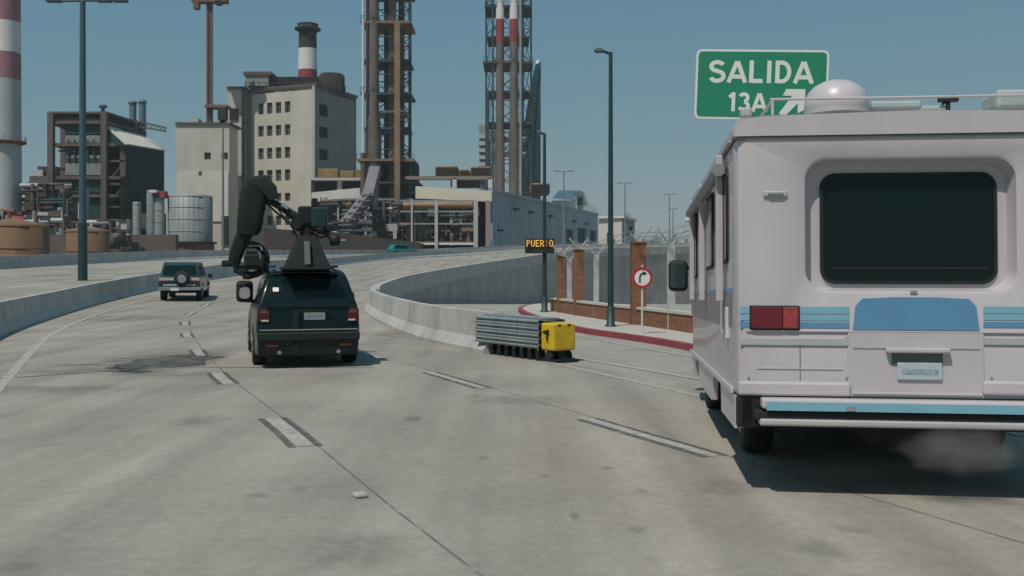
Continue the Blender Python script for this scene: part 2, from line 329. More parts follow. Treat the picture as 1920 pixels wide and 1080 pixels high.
def sweep(A, prof, base=None):
    """profile (lateral, height) swept along a polyline; base(i,p) may give the bottom level for entries with None"""
    loops = []
    for i, p in enumerate(A):
        t = (A[min(i + 1, len(A) - 1)] - A[max(i - 1, 0)]); t.z = 0; t.normalize(); n = Vector((t.y, -t.x, 0))
        loops.append([p + n * a + Vector((0, 0, h)) if h is not None else Vector(((p + n * a).x, (p + n * a).y, base(p))) for a, h in prof])
    return M().loft(loops)
NJ = [(0, 0), (0, .08), (.17, .30), (.22, .82), (.40, .82), (.45, .30), (.62, .08), (.62, 0)]
def resample(A, step):
    out = [A[0].copy()]; acc = 0
    for a, b in zip(A[:-1], A[1:]):
        L = (b - a).length; d = step - acc
        while d <= L: out.append(a.lerp(b, d / L)); d += step
        acc = (acc + L) % step if L else acc
        acc = L - (d - step)
    return out
def barrier(name, A, prof, label, joint, d0, step=6.0):
    r = root(name, A[0], 0, label, 'barrier')
    put(sweep(A, prof), 'wall_face', barrier_c, r)
    # expansion joints: thin dark bands hugging the profile
    S = resample(A, step)
    for i in range(1, len(S) - 1):
        if joint(S[i]):
            t = (S[i + 1] - S[i - 1]).normalized(); c = S[i]; n = Vector((t.y, -t.x, 0)).normalized()
            mm = M(); cs = [Vector(c) + n * (a + (.004 if a > .3 else -.004)) + Vector((0, 0, h + (.004 if h > .5 else 0))) for a, h in prof]
            mm.loft([[q - t * .012 for q in cs], [q + t * .012 for q in cs]])
            o = put(mm, 'expansion_joint', tar, r)
    return r
barrier('median_barrier', offs(Ls, -.62), NJ, 'long curving concrete median barrier between the two carriageways', lambda p: 8 < p.y < 60, 0)
barrier('concrete_barrier', offs(Fs, -.62), [(.62, 0), (.62, .08), (.45, .30), (.40, .86), (.15, .86), (.15, -.6)], 'low concrete barrier along the far edge of the opposite carriageway', lambda p: 60 < p.y < 90, 0, 8)
# right-hand parapet: starts at the crash cushion
ri = 20
Rb = [p for p in Rs[ri:]]
barrier('concrete_parapet', Rb, [(0, 0), (0, .08), (.16, .30), (.22, .82), (.44, .82), (.44, 0)], 'white curving concrete parapet from the yellow crash cushion up the highway', lambda p: p.y < 60, 0, 6)
Rw = [p for p in Rs if p.y > 41]
rw = put(sweep(Rw, [(.40, -.40), (.56, -.40), (.56, -.02), (.58, .825), (.445, .825), (.445, .0)]), 'parapet_fascia', barrier_c); tagp(rw, 'concrete fascia band hung over the edge of the elevated road', kind='structure')
wl = put(sweep(Rw, [(.30, -.1), (.46, -.1), (.46, None), (.30, None)], base=lambda p: gz(p.y) - .6), 'retaining_wall', wall_c); tagp(wl, 'tall grey retaining wall under the curving highway', kind='structure')
# vertical panel joints of the retaining wall
S = resample(Rw, 7.0)
for i in range(1, len(S) - 1):
    t = (S[i + 1] - S[i - 1]); t.z = 0; t.normalize(); n = Vector((t.y, -t.x, 0)); c = S[i] + n * .465
    put(M().add([c - t * .03 + Vector((0, 0, -.4)), c + t * .03 + Vector((0, 0, -.4)), Vector(((c + t * .03).x, (c + t * .03).y, gz(c.y))), Vector(((c - t * .03).x, (c - t * .03).y, gz(c.y)))], [(0, 1, 2, 3)]), 'panel_joint', tar, wl)
# embankment under the highway (far side)
put(sweep([p for p in offs(Fs, -.5)], [(0, -.1), (.3, -.1), (.3, None), (0, None)], base=lambda p: -6.2), 'embankment_wall', wall_c)['kind'] = 'structure'

# ---- painted markings
def lineX(pts, y):
    for (x0, y0), (x1, y1) in zip(pts[:-1], pts[1:]):
        if y0 <= y <= y1: return x0 + (x1 - x0) * (y - y0) / (y1 - y0)
    (x0, y0), (x1, y1) = (pts[0], pts[1]) if y < pts[0][1] else (pts[-2], pts[-1])
    return x0 + (x1 - x0) * (y - y0) / (y1 - y0)
LA = [(2.15, 0), (-1.16, 7.73), (-2.33, 10.66), (-4.6, 16), (-6.45, 20.8), (-8.35, 26), (-11.0, 34), (-12.6, 42), (-13.4, 52), (-14, 66), (-14.6, 88), (-13.5, 106), (-10, 130)]
LB = [(5.8, 0), (1.75, 9.64), (1.4, 10.4), (-.9, 15.7), (-2.87, 20.2), (-4.9, 25.5), (-7.9, 34), (-9.4, 42), (-10.2, 52), (-10.8, 66), (-10.8, 88), (-9.2, 106), (-5, 125)]
def strip(pts, w_, dz, nseg=None, off=0):
    m = M(); A = offs([Vector((x, y, 0)) for x, y in pts], off); l = offs(A, -w_ / 2); r = offs(A, w_ / 2)
    vs = []
    for a, b in zip(l, r): vs += [Vector((a.x, a.y, drop(a.x, a.y) + dz)), Vector((b.x, b.y, drop(b.x, b.y) + dz))]
    return m.add(vs, [(2 * i, 2 * i + 1, 2 * i + 3, 2 * i + 2) for i in range(len(A) - 1)])
def seg_of(line, y0, y1, n=4): return [(lineX(line, y0 + (y1 - y0) * i / n), y0 + (y1 - y0) * i / n) for i in range(n + 1)]
def dash(line, y0, y1, wd=.17, border=True, strength=1):
    o = put(strip(seg_of(line, y0, y1), wd, .006), 'lane_dash', white_line, main_road, fix=False)
    if border:
        for s in (-1, 1):
            put(strip(seg_of(line, y0 - .02, y1 + .05), .075, .005, off=s * (wd / 2 + .045)), 'dash_border', black_line, o, fix=False)
for y0, y1 in ((9.85, 11.65), (15.1, 16.7), (19.9, 21.3), (25, 26.5), (30, 31.5), (35, 36.6), (40.3, 42), (46, 48), (52, 54), (58, 60), (65, 67)): dash(LA, y0, y1)
for y0, y1 in ((9.35, 11.6), (14.6, 16.75), (19.3, 21.3), (24.5, 26), (30, 31.5), (35, 36.6), (40.3, 42), (46, 48), (52, 54), (58, 60), (65, 67)): dash(LB, y0, y1, .13, y0 < 18)
EL = [(lineX([(p.x, p.y) for p in Ls], y) + 1.15, y) for y in [-5, 0, 5, 10, 15, 20, 25, 30, 35, 40, 45, 50, 55, 60, 70, 80, 90, 100]]
put(strip(EL, .15, .005), 'edge_line', white_line, main_road, fix=False)
C2 = [(7.7, 0), (2.1, 14.8), (-.3, 21.1)]
put(strip(seg_of(C2, 8, 20.3, 6), .11, .006), 'edge_line', white_line, main_road, fix=False)
C1 = [(9.4, 1.5), (2.8, 16), (.85, 20.2), (-1.5, 27), (-4.3, 37)]
put(strip(seg_of(C1, 4, 36, 10), .12, .01), 'edge_line', white_line, exit_road, fix=False)
CR = [(9.5, 8), (3.30, 19.9), (1.55, 26), (.15, 33), (-.1, 38)]
put(strip(seg_of(CR, 8, 36, 10), .10, .01), 'edge_line', white_line, exit_road, fix=False)
yl = [(-5.6, 47.5), (-3.8, 46.2), (-1, 46.6), (1.5, 48)]
put(strip(yl, .12, .012), 'kerb_line', mat('faded_yellow_paint', (.42, .32, .12), .8), exit_road, fix=False)
# slab joints along the lanes and across
for ln, y0, y1 in ((LA, 3, 60), (LB, 3, 60)):
    put(strip(seg_of(ln, y0, y1, 40), .022, .0035, off=.12), 'slab_joint', tar, main_road, fix=False)
for y in (24, 36):
    a = (lineX([(p.x, p.y) for p in Ls], y) + .1, y); b = (lineX([(p.x, p.y) for p in Rs], y + 1.6) - .1, y + (b_ := 2.2))
    put(strip([(a[0] + (b[0] - a[0]) * t / 6, a[1] + (b[1] - a[1]) * t / 6) for t in range(7)], .014, .003), 'slab_joint', tar, main_road, fix=False)
cr = [(hit(px, py).x, hit(px, py).y) for px, py in ((-40, 712), (60, 706), (160, 699), (250, 691), (330, 688), (430, 689), (520, 689), (700, 690))]
dark_joint = mat('dark_road_joint', (.075, .072, .068), .85, var=.25, scale=2)
put(strip(cr, .055, .004), 'road_joint', dark_joint, main_road, fix=False)
for row in (((105, 684), (140, 683), (188, 684)), ((-20, 727), (110, 728), (225, 730)), ((230, 655), (300, 654), (380, 655)), ((240, 579), (300, 580), (380, 583), (455, 583)), ((700, 628), (770, 633), (830, 640))):
    q_ = [(hit(*p).x, hit(*p).y) for p in row]; put(strip(q_, .05, .003), 'skid_streak', dark_joint if row[0][0] == 105 else tar, main_road, fix=False)
def blotch(px0, py0, px1, py1, name='scuff_mark', mt=None, seed=0):
    rnd = random.Random(seed); c = hit((px0 + px1) / 2, (py0 + py1) / 2); e = hit(px1, (py0 + py1) / 2); f_ = hit((px0 + px1) / 2, py0)
    rx = (e - c).length; ry = abs(f_.y - c.y); N = 20; q = [.75 + .5 * rnd.random() for _ in range(N)]; vs = [(c.x, c.y, drop(c.x, c.y) + .0022 + .00006 * seed)]
    for ring in (.45, 1.0):
        for k in range(N):
            t = 2 * math.pi * k / N; x, y = c.x + rx * q[k] * ring * 1.35 * math.cos(t), c.y + ry * q[k] * ring * 1.35 * math.sin(t); vs.append((x, y, drop(x, y) + .0022 + .00006 * seed))
    fs = [(0, 1 + k, 1 + (k + 1) % N) for k in range(N)] + [(1 + k, 1 + N + k, 1 + N + (k + 1) % N, 1 + (k + 1) % N) for k in range(N)]
    o = put(M().add(vs, fs), name, mt, main_road, fix=False)
    at = o.data.attributes.new('wear', 'FLOAT', 'POINT'); at.data.foreach_set('value', [1.0] + [.75] * N + [0.0] * N)
scuff = mat('worn_scuff', (.225, .215, .19), .85, var=.12, scale=1.5)
scuff2 = mat('worn_scuff_dark', (.185, .178, .16), .85, var=.2, scale=2)
def soften(m, lo=.42, hi=.62, top=.8, sc=5, wear=True):
    """worn, patchy edges: the surface fades into the concrete"""
    n = m.node_tree; b = n.nodes['Principled BSDF']; L = n.links.new
    g = n.nodes.new('ShaderNodeNewGeometry'); t = n.nodes.new('ShaderNodeTexNoise'); t.inputs['Scale'].default_value = sc; t.inputs['Detail'].default_value = 8; t.inputs['Roughness'].default_value = .75
    L(g.outputs['Position'], t.inputs['Vector']); r = n.nodes.new('ShaderNodeMapRange'); r.inputs[1].default_value = lo; r.inputs[2].default_value = hi; r.inputs[3].default_value = 0; r.inputs[4].default_value = top; L(t.outputs['Fac'], r.inputs[0])
    out = r.outputs[0]
    if wear:
        at = n.nodes.new('ShaderNodeAttribute'); at.attribute_name = 'wear'; mu = n.nodes.new('ShaderNodeMath'); mu.operation = 'MULTIPLY'; L(out, mu.inputs[0]); L(at.outputs['Fac'], mu.inputs[1]); out = mu.outputs[0]
    L(out, b.inputs['Alpha'])
for s_ in (scuff, scuff2): soften(s_, .34, .66, .55, 2)
soften(white_line, .28, .50, .88, 9, False); soften(black_line, .30, .58, .85, 6, False); soften(tar, .36, .56, .85, 3, False)
for i, bx in enumerate([(210, 656, 390, 690), (230, 660, 400, 684), (90, 682, 190, 689), (-20, 722, 240, 738), (200, 696, 420, 706), (230, 664, 380, 690), (260, 668, 400, 692), (0, 690, 260, 702), (150, 590, 330, 604), (400, 600, 460, 606), (1300, 900, 1420, 930), (560, 1000, 760, 1060), (880, 740, 1060, 760), (455, 925, 500, 935), (540, 912, 580, 922), (760, 780, 790, 790), (895, 855, 915, 862), (1068, 962, 1086, 974), (1190, 916, 1215, 924), (1120, 875, 1150, 882), (0, 1055, 60, 1075), (230, 520, 330, 524), (60, 515, 130, 519), (1175, 985, 1210, 1000), (1500, 1010, 1580, 1050), (330, 780, 420, 800), (250, 560, 330, 566), (700, 610, 860, 640), (1560, 985, 1640, 1000), (1010, 890, 1030, 895)]):
    blotch(*bx, mt=(scuff, scuff2)[i % 2], seed=i)
# worn raised marker on the joint
mk = hit(675, 932)
o = put(M().box((mk.x, mk.y, .018), (.10, .12, .03), rot=.4), 'road_marker', white_line, loc=(mk.x, mk.y, 0), bev=.012); tagp(o, 'small white raised marker on the long road joint near the foreground', 'road marker')

# ---- sidewalk, curb
curb_px = [(2000, 812), (1700, 742), (1500, 700), (1400, 680), (1293, 658), (1230, 646), (1160, 635), (1082, 623), (1030, 608), (1000, 599), (975, 588)]
curb = [G(*p) for p in curb_px] + [Vector((.32, 41, 0)), Vector((1.0, 44.5, 0)), Vector((3.2, 47, 0))]
curb = catmull(curb, 3)
wall_px = [(2000, 757), (1700, 703), (1500, 668), (1293, 634), (1190, 617), (1100, 602), (1032, 590)]
wline = [G(*p) for p in wall_px] + [Vector((3.9, 46.5, 0))]
sw = M(); poly = [(p.x, p.y) for p in curb] + [(p.x + .1, p.y) for p in reversed(wline)]
inner = offs(curb, .17)
sw.add([(p.x, p.y, .13) for p in inner] + [(p.x + .1, p.y, .13) for p in reversed(wline)], [list(range(len(inner) + len(wline)))])
sidewalk = put(sw, 'sidewalk', sidewalk_c, fix=False); tagp(sidewalk, kind='structure')
sidewalk.data.flip_normals() if sidewalk.data.polygons[0].normal.z < 0 else None
cm = M().loft([[q + Vector((0, 0, -.05)), q + Vector((0, 0, .135)), i_ + Vector((0, 0, .135)), i_ + Vector((0, 0, -.05))] for q, i_ in zip(curb, inner)])
kb = put(cm, 'kerb', red_paint); tagp(kb, kind='structure')
# paler top of kerb
# low brick wall with piers and concrete posts
fr = root('brick_boundary_wall', (wline[3].x, wline[3].y, 0), 0, 'low orange brick boundary wall with tall piers and barbed wire beside the exit ramp', 'wall')
WL = wline[:-1]
def along(px):
    """point on the wall line seen at this picture column"""
    best = None
    for a, b in zip(WL[:-1], WL[1:]):
        for k in range(41):
            p = a.lerp(b, k / 40); d = abs((960 + F * p.x / p.y) - px)
            if best is None or d < best[0]: best = (d, p.copy(), (b - a).normalized())
    return best[1], best[2]
put(M().loft([[p + Vector((a, 0, z)) for a, z in ((.0, 0), (.0, .56), (.2, .56), (.2, 0))] for p in WL]), 'brick_base', brick_m, fr)
put(M().loft([[p + Vector((a, 0, z)) for a, z in ((-.03, .56), (-.03, .63), (.23, .63), (.23, .56))] for p in WL]), 'coping', cream_cap, fr)
def yarms(mm, c, z, t, s=.34):
    n = Vector((-t.y, t.x, 0))
    for sg in (-1, 1):
        e = Vector((c.x, c.y, z)) + n * sg * s * .9 + Vector((0, 0, s)); mm.beam((c.x, c.y, z - .03), e, .05); mm.tube(e - Vector((0, 0, .03)), e + Vector((0, 0, .06)), .02, n=5)
    mm.box((c.x, c.y, z - .02), (.14, .14, .1))
def wirepts(px, ztop): p, t = along(px); return Vector((p.x + .1, p.y, ztop)), t
posts = []
for px, wpx, top, kind in ((1047, 17, 482, 'b'), (1062, 9, 490, 'c'), (1080, 19, 470, 'b'), (1112, 10, 482, 'c'), (1190, 27, 457, 'b'), (1250, 14, 462, 'c'), (1062, 0, 0, ''), (1330, 15, 440, 'c'), (1400, 30, 430, 'b'), (1500, 16, 425, 'c')):
    if not kind: continue
    p, t = along(px); sc_ = F / p.y; wd = wpx / sc_; z = PZ(top, p.y); c = p + Vector((.1, 0, 0))
    if kind == 'b':
        put(M().box((c.x, c.y, z / 2), (wd, max(.26, wd), z)), 'brick_pier', brick_m, fr, bev=.01)
        k = put(M().box((c.x, c.y, z + .03), (wd + .05, wd + .05, .05)), 'pier_cap', brick_m, fr)
    else:
        mm = M(); mm.box((c.x, c.y, z / 2), (wd, wd, z)); put(mm, 'concrete_post', post_c, fr, bev=.008)
    mm = M(); yarms(mm, c, z + .04, t, .42 if px > 1150 else .34); put(mm, 'wire_bracket', post_c, fr)
    posts.append((c, z, t))
posts.sort(key=lambda q: q[0].y)
mm = M()
for (c0, z0, t0), (c1, z1, t1) in zip(posts[:-1], posts[1:]):
    for sg in (-1, 1):
        for hgt in (.35, .62, .95):
            n0 = Vector((-t0.y, t0.x, 0)); a = c0 + n0 * sg * .30 * hgt + Vector((0, 0, z0 + .36 * hgt)); b = c1 + n0 * sg * .30 * hgt + Vector((0, 0, z1 + .36 * hgt))
            a.z = z0 + .36 * hgt; b.z = z1 + .36 * hgt
            mm.tube(a, b, .008, n=4, caps=False)
            L = (b - a).length; k = int(L / .22)
            for j in range(1, k):
                q = a.lerp(b, j / k); mm.tube(q - Vector((.03, .02, .035)), q + Vector((.03, .02, .035)), .005, n=3, caps=False)
put(mm, 'barbed_wire', galv, fr)['kind'] = 'stuff'

# ------------------------------------------------------------------ street furniture
def lamp_single(px, base, top, Yoff, label, r0, mt, armpx=28, which=None, group=None, thin=.6):
    b = hit(px, base, which) if which is not None else G(px, base, .13)
    Y = b.y; zt = PZ(top, Y); sc_ = F / Y
    r = root('street_lamp', b, 0, label, 'street lamp', group)
    put(M().tube(b, (b.x, b.y, zt), r0, r0 * thin, n=12), 'pole', mt, r)
    put(M().lathe(b, [(r0 * 1.9, 0), (r0 * 1.9, .03), (r0 * 1.3, .06), (r0 * 1.25, .5), (r0 * .9, .55)], 12), 'base_sleeve', mt, r)
    al = armpx / sc_
    put(M().path([(b.x, b.y, zt - .05), (b.x - al * .5, b.y, zt + .03), (b.x - al * .75, b.y, zt + .04)], r0 * thin * .8, 8), 'arm', mt, r)
    m_ = M(); m_.loft([[Vector((b.x - al * .55 - s * al * .55, b.y + a * (.14 if s < .9 else .06), zt + .04 + h * (.06 if s < .9 else .02))) for a, h in ((-1, -.6), (1, -.6), (.7, 1), (-.7, 1))] for s in (0, .3, .8, 1)])
    put(m_, 'lamp_head', mt, r, bev=.01)
    return r
lamp_single(1145, 612, 98, 0, 'tall dark green street lamp on the sidewalk beside the brick wall', .085, pole_dark, 28)
pl = lamp_single(1021, 585, 250, 0, 'dark street lamp pole at the ramp corner behind the amber message board', .085, pole_dark, 14)
# amber message board on that pole
b = G(1021, 585, .13); Yb = b.y - .16
mbz = PZ(461, Yb); bwid = 55 * Yb / F; bh = 28 * Yb / F; bcx = PX(1012, Yb)
br = root('message_board', (bcx, Yb, mbz - bh / 2), 0, 'black message board with amber PUERTO lettering hung on the lamp pole', 'electronic sign')
put(M().box((bcx, Yb, mbz), (bwid, .14, bh)), 'housing', led_black, br, bev=.015)
put(M().box((bcx, Yb + .11, mbz), (.3, .12, .2)), 'bracket', pole_dark, br)
FONT5 = {'P': ['1110', '1001', '1001', '1110', '1000', '1000', '1000'], 'U': ['1001'] * 6 + ['0110'], 'E': ['1111', '1000', '1000', '1110', '1000', '1000', '1111'],
         'R': ['1110', '1001', '1001', '1110', '1010', '1001', '1001'], 'T': ['1111', '0110', '0110', '0110', '0110', '0110', '0110'], 'O': ['0110', '1001', '1001', '1001', '1001', '1001', '0110']}
pitch = bwid * .9 / 29
for i, ch in enumerate('PUERTO'):
    mm = M()
    for r_, row in enumerate(FONT5[ch]):
        for c_, v in enumerate(row):
            if v == '1': mm.box((bcx - bwid * .45 + (i * 5 + c_ + .5) * pitch, Yb - .074, mbz + bh * .36 - r_ * pitch * 1.05), (pitch * .82, .012, pitch * .86))
    put(mm, 'letter', amber_dim if ch == 'T' else amber, br)
mm = M()
for c_ in range(9): mm.box((bcx - pitch * 5 + c_ * pitch * 1.25, Yb - .074, mbz - bh * .36), (pitch * .8, .012, pitch * .5))
put(mm, 'lamp_row', amber_dim, br)

# round curve sign
sb = G(1204, 626, .13); Ys = sb.y
sr = root('traffic_sign', sb, 0, 'round white curve right sign with a red border on a thin white pole', 'traffic sign')
put(M().tube(sb, (sb.x, Ys, PZ(500, Ys)), .024, n=10), 'pole', pole_light, sr)
cz = PZ(521, Ys); Rr = 19 * Ys / F
def disc(c, r, t, n=40): return M().tube((c[0], c[1], c[2]), (c[0], c[1] - t, c[2]), r, n=n, smooth=False)
put(disc((sb.x, Ys - .03, cz), Rr, .012), 'red_border', sign_red, sr)
put(disc((sb.x, Ys - .0425, cz), Rr * .76, .004), 'white_face', sign_white, sr)
mm = M(); arc = []
for k in range(11):
    t = R_(180 - 8.5 * k); arc.append((math.cos(t) * .10 + .04, math.sin(t) * .115 + .0))
arc = [(-.06, -.12)] + arc
pl_ = [Vector((sb.x + x, Ys - .049, cz + z)) for x, z in arc]
for a_, b_2 in zip(pl_[:-1], pl_[1:]): mm.beam(a_, b_2 + (b_2 - a_) * .15, .042, .006) if False else mm.add([a_ + Vector((-(b_2 - a_).normalized().z * .021, 0, (b_2 - a_).normalized().x * .021)), a_ - Vector((-(b_2 - a_).normalized().z * .021, 0, (b_2 - a_).normalized().x * .021)), b_2 - Vector((-(b_2 - a_).normalized().z * .021, 0, (b_2 - a_).normalized().x * .021)), b_2 + Vector((-(b_2 - a_).normalized().z * .021, 0, (b_2 - a_).normalized().x * .021))], [(0, 1, 2, 3)])
e = pl_[-1]; mm.add([e + Vector((-.02, -.001, .055)), e + Vector((-.01, -.001, -.06)), e + Vector((.085, -.001, -.01))], [(0, 1, 2)])
put(mm, 'arrow', led_black, sr, fix=False)
put(M().tube((sb.x, Ys - .02, PZ(500, Ys)), (sb.x, Ys - .02, PZ(497, Ys)), .03, n=8), 'pole_cap', pole_light, sr)

# green exit sign
Yg = 30.0; tl = P(1306, 88, Yg); sw_ = 243 * Yg / F; sh_ = 131 * Yg / F
gc = P(1427, 159, Yg)
gs = root('exit_sign', (gc.x + 1.1, Yg + .3, 0), 0, 'green highway exit sign reading SALIDA 13A with a white arrow above the motorhome', 'road sign')
GM = Matrix.Translation(gc) @ Matrix.Rotation(R_(-8), 4, 'Z') @ Matrix.Rotation(R_(2.2), 4, 'Y')
def gput(pts2, y, t, name, mt, fixn=True):
    mm = M(); n = len(pts2)
    mm.plate([GM @ Vector((x, y, z)) for x, z in pts2], GM.to_3x3() @ Vector((0, -1, 0)), t)
    return put(mm, name, mt, gs)
gput(rrect(sw_, sh_, .16), 0, .03, 'white_border', sign_white)
gput(rrect(sw_ - .13, sh_ - .13, .12), -.03, .006, 'green_face', sign_green)
def text3d(s, x, z, size, parent, mt, off=.018, MM=GM, y=-.04, sx=1):
    cu = bpy.data.curves.new('lettering', 'FONT'); cu.body = s; cu.size = size; cu.extrude = .004; cu.offset = off; cu.align_x = 'CENTER'; cu.align_y = 'CENTER'; cu.space_character = 1.12
    tmp = bpy.data.objects.new('tmp', cu); COL.objects.link(tmp); bpy.context.view_layer.update()
    me = bpy.data.meshes.new_from_object(tmp.evaluated_get(bpy.context.evaluated_depsgraph_get())); bpy.data.objects.remove(tmp)
    o = bpy.data.objects.new('lettering', me); COL.objects.link(o); o.parent = parent; me.materials.clear()
    o.matrix_local = wmat(parent).inverted() @ MM @ Matrix.Translation((x, y, z)) @ Matrix.Rotation(R_(90), 4, 'X') @ Matrix.Diagonal((sx, 1, 1, 1))
    me.materials.append(mt); return o
def arcp_(cx, cy, rx, ry, a0, a1, n=10): return [(cx + rx * math.cos(R_(a0 + (a1 - a0) * k / n)), cy + ry * math.sin(R_(a0 + (a1 - a0) * k / n))) for k in range(n + 1)]
GLY = {  # strokes in a box 0..1 high; second value is the width
    'S': ([arcp_(.31, .725, .23, .19, 20, 180, 10)[0:] + arcp_(.31, .725, .23, .20, 190, 262, 5) + arcp_(.31, .285, .25, .215, 82, -160, 14)], .62),
    'A': ([[(.0, 0), (.31, .96)], [(.33, .96), (.64, 0)], [(.13, .27), (.51, .27)]], .64),
    'L': ([[(.09, 1.0), (.09, .0)], [(.09, .085), (.52, .085)]], .54), 'I': ([[(.09, 1.0), (.09, 0)]], .18),
    'D': ([[(.09, 1.0), (.09, 0)], [(.09, .915), (.26, .915)] + arcp_(.26, .5, .27, .415, 90, -90, 14) + [(.09, .085)]], .62),
    '1': ([[(.26, 1.0), (.26, 0)], [(.05, .74), (.22, .90)]], .36),
    '3': ([arcp_(.26, .735, .19, .185, 160, -80, 12), arcp_(.26, .29, .22, .21, 85, -160, 14)], .56)}
def sign_text(txt, x0, z0, h, wscale, gap):
    x = x0
    for i, ch in enumerate(txt):
        strokes, wd = GLY[ch]; mm = M()
        for j, st_ in enumerate(strokes):
            A_2 = [Vector((x + px_ * h * wscale, z0 + pz_ * h, 0)) for px_, pz_ in st_]; l = offs(A_2, -.093 * h); r = offs(A_2, .093 * h); y = -.0365 - .0012 * j
            vs = []
            for a_, b_ in zip(l, r): vs += [GM @ Vector((a_.x, y, a_.y)), GM @ Vector((b_.x, y, b_.y))]
            n0 = len(vs); vs += [v + GM.to_3x3() @ Vector((0, .0006, 0)) for v in vs]
            fs = [(2 * k, 2 * k + 1, 2 * k + 3, 2 * k + 2) for k in range(len(A_2) - 1)] + [(n0 + 2 * k + 2, n0 + 2 * k + 3, n0 + 2 * k + 1, n0 + 2 * k) for k in range(len(A_2) - 1)]
            mm.add(vs, fs)
        put(mm, 'letter', sign_white, gs, fix=False); x += wd * h * wscale + gap
sign_text('SALIDA', -1.53, .05, .66, 1.16, .10)
sign_text('13A', -.94, -.80, .56, 1.05, .09)
aw = []
ax, az, s_ = .95, -.52, .50
for x, z in ((-.9, -.62), (-.62, -.9), (.28, -.02), (.28, -.62), (.72, -.42), (.72, .80), (-.50, .80), (-.70, .40), (-.10, .40)): aw.append((ax + x * s_ * .9, az + z * s_))
gput(aw, -.037, .005, 'arrow', sign_white)
mm = M().tube((gc.x + 1.1, Yg + .3, 0), (gc.x + 1.1, Yg + .3, gc.z + .8), .14, .11, 12)
for dz in (-.6, .5): mm.beam(GM @ Vector((-1.5, .10, dz)), GM @ Vector((1.6, .10, dz)), .08)
put(mm, 'support_post', galv, gs)

# yellow-nosed crash cushion
cc = G(1058, 679); rotc = R_(33)
ac = root('crash_cushion', (cc.x, cc.y, 0), rotc, 'yellow-nosed crash cushion with grey corrugated rails at the gore of the exit', 'crash cushion')
def A_(mb, name, mt, bev=0): return put(mb, name, mt, ac, local=True, bev=bev)
A_(M().box((0, .19, .46), (.50, .42, .50)), 'yellow_nose', yellow_p, .035)
nose = ac.children[-1]
put(M().add([(-.262, .12, .60), (-.262, .36, .55), (-.262, .12, .47)], [(0, 1, 2)]).add([(-.262, .15, .47), (-.262, .24, .47), (-.262, .15, .33)], [(0, 1, 2)]), 'arrow_decal', led_black, nose, local=True, fix=False)
for x in (-.12, .10): put(M().box((x, -.022, .68), (.07, .004, .035)), 'nose_slot', black_plastic, nose, local=True)
def wbeam(x, z, y0, y1):
    pr = [(0, -.075), (.035, -.06), (.045, -.035), (.0, -.01), (0, .01), (.045, .035), (.035, .06), (0, .075)]
    return M().loft([[Vector((x + math.copysign(a, x), y, z + h)) for a, h in pr] + [Vector((x - math.copysign(.008, x) + math.copysign(a, x), y, z + h)) for a, h in reversed(pr)] for y in (y0, y1)])
Lc = 2.55
for zi, z in enumerate((.30, .43, .56, .69)):
    for sx in (-1, 1):
        for k in range(3):
            y0 = .40 + k * .72; A_(wbeam(sx * (.27 + .012 * k), z, y0, y0 + .80), 'guard_rail', galv)
for k in range(8):
    y = .5 + k * .27
    mm = M(); mm.box((0, y, .45), (.46, .05, .52)); mm.box((-.22, y, .12), (.08, .12, .24)); mm.box((.22, y, .12), (.08, .12, .24)); A_(mm, 'diaphragm', black_plastic)
    put(M().box((-.265, y - .03, .20), (.01, .035, .03)), 'reflector', yellow_p, ac.children[-1], local=True)
A_(M().box((0, 1.45, .775), (.42, 2.0, .03)), 'top_plate', galv)
mm = M(); mm.box((0, 1.3, .06), (.16, 2.6, .08)); mm.box((0, .15, .03), (.5, .5, .05)); mm.box((0, .2, .14), (.2, .25, .2)); A_(mm, 'base_rail', black_plastic)
for sx in (-.2, .2):
    A_(M().tube((sx - .04, .18, .10), (sx + .04, .18, .10), .10, n=16), 'wheel', rubber)

# ------------------------------------------------------------------ vehicles
def bodyprism(prof, wfun, bev=.05, seg=3):
    """side profile (y,z) spanned across the width; returns mesh builder with bevelled long edges"""
    bm = bmesh.new(); n = len(prof)
    l = [bm.verts.new((-wfun(y, z), y, z)) for y, z in prof]; r = [bm.verts.new((wfun(y, z), y, z)) for y, z in prof]
    bm.faces.new(l); bm.faces.new(r[::-1])
    for i in range(n): bm.faces.new((l[i], r[i], r[(i + 1) % n], l[(i + 1) % n]))
    bm.normal_update()
    ed = [e_ for e_ in bm.edges if (e_.verts[0] in l and e_.verts[1] in l) or (e_.verts[0] in r and e_.verts[1] in r)]
    bmesh.ops.bevel(bm, geom=ed, offset=bev, segments=seg, affect='EDGES', profile=.6, clamp_overlap=True)
    bmesh.ops.triangulate(bm, faces=[f for f in bm.faces if len(f.verts) > 4])
    m_ = M(); bm.verts.index_update(); m_.add([v.co.copy() for v in bm.verts], [[v.index for v in f.verts] for f in bm.faces], True); bm.free(); return m_
def smooth_by_angle(o, deg=35):
    me = o.data
    try:
        me.polygons.foreach_set('use_smooth', [True] * len(me.polygons))
        bm = bmesh.new(); bm.from_mesh(me)
        for e_ in bm.edges:
            if len(e_.link_faces) == 2 and e_.calc_face_angle(0) > R_(deg): e_.smooth = False
        bm.to_mesh(me); bm.free()
    except Exception: pass
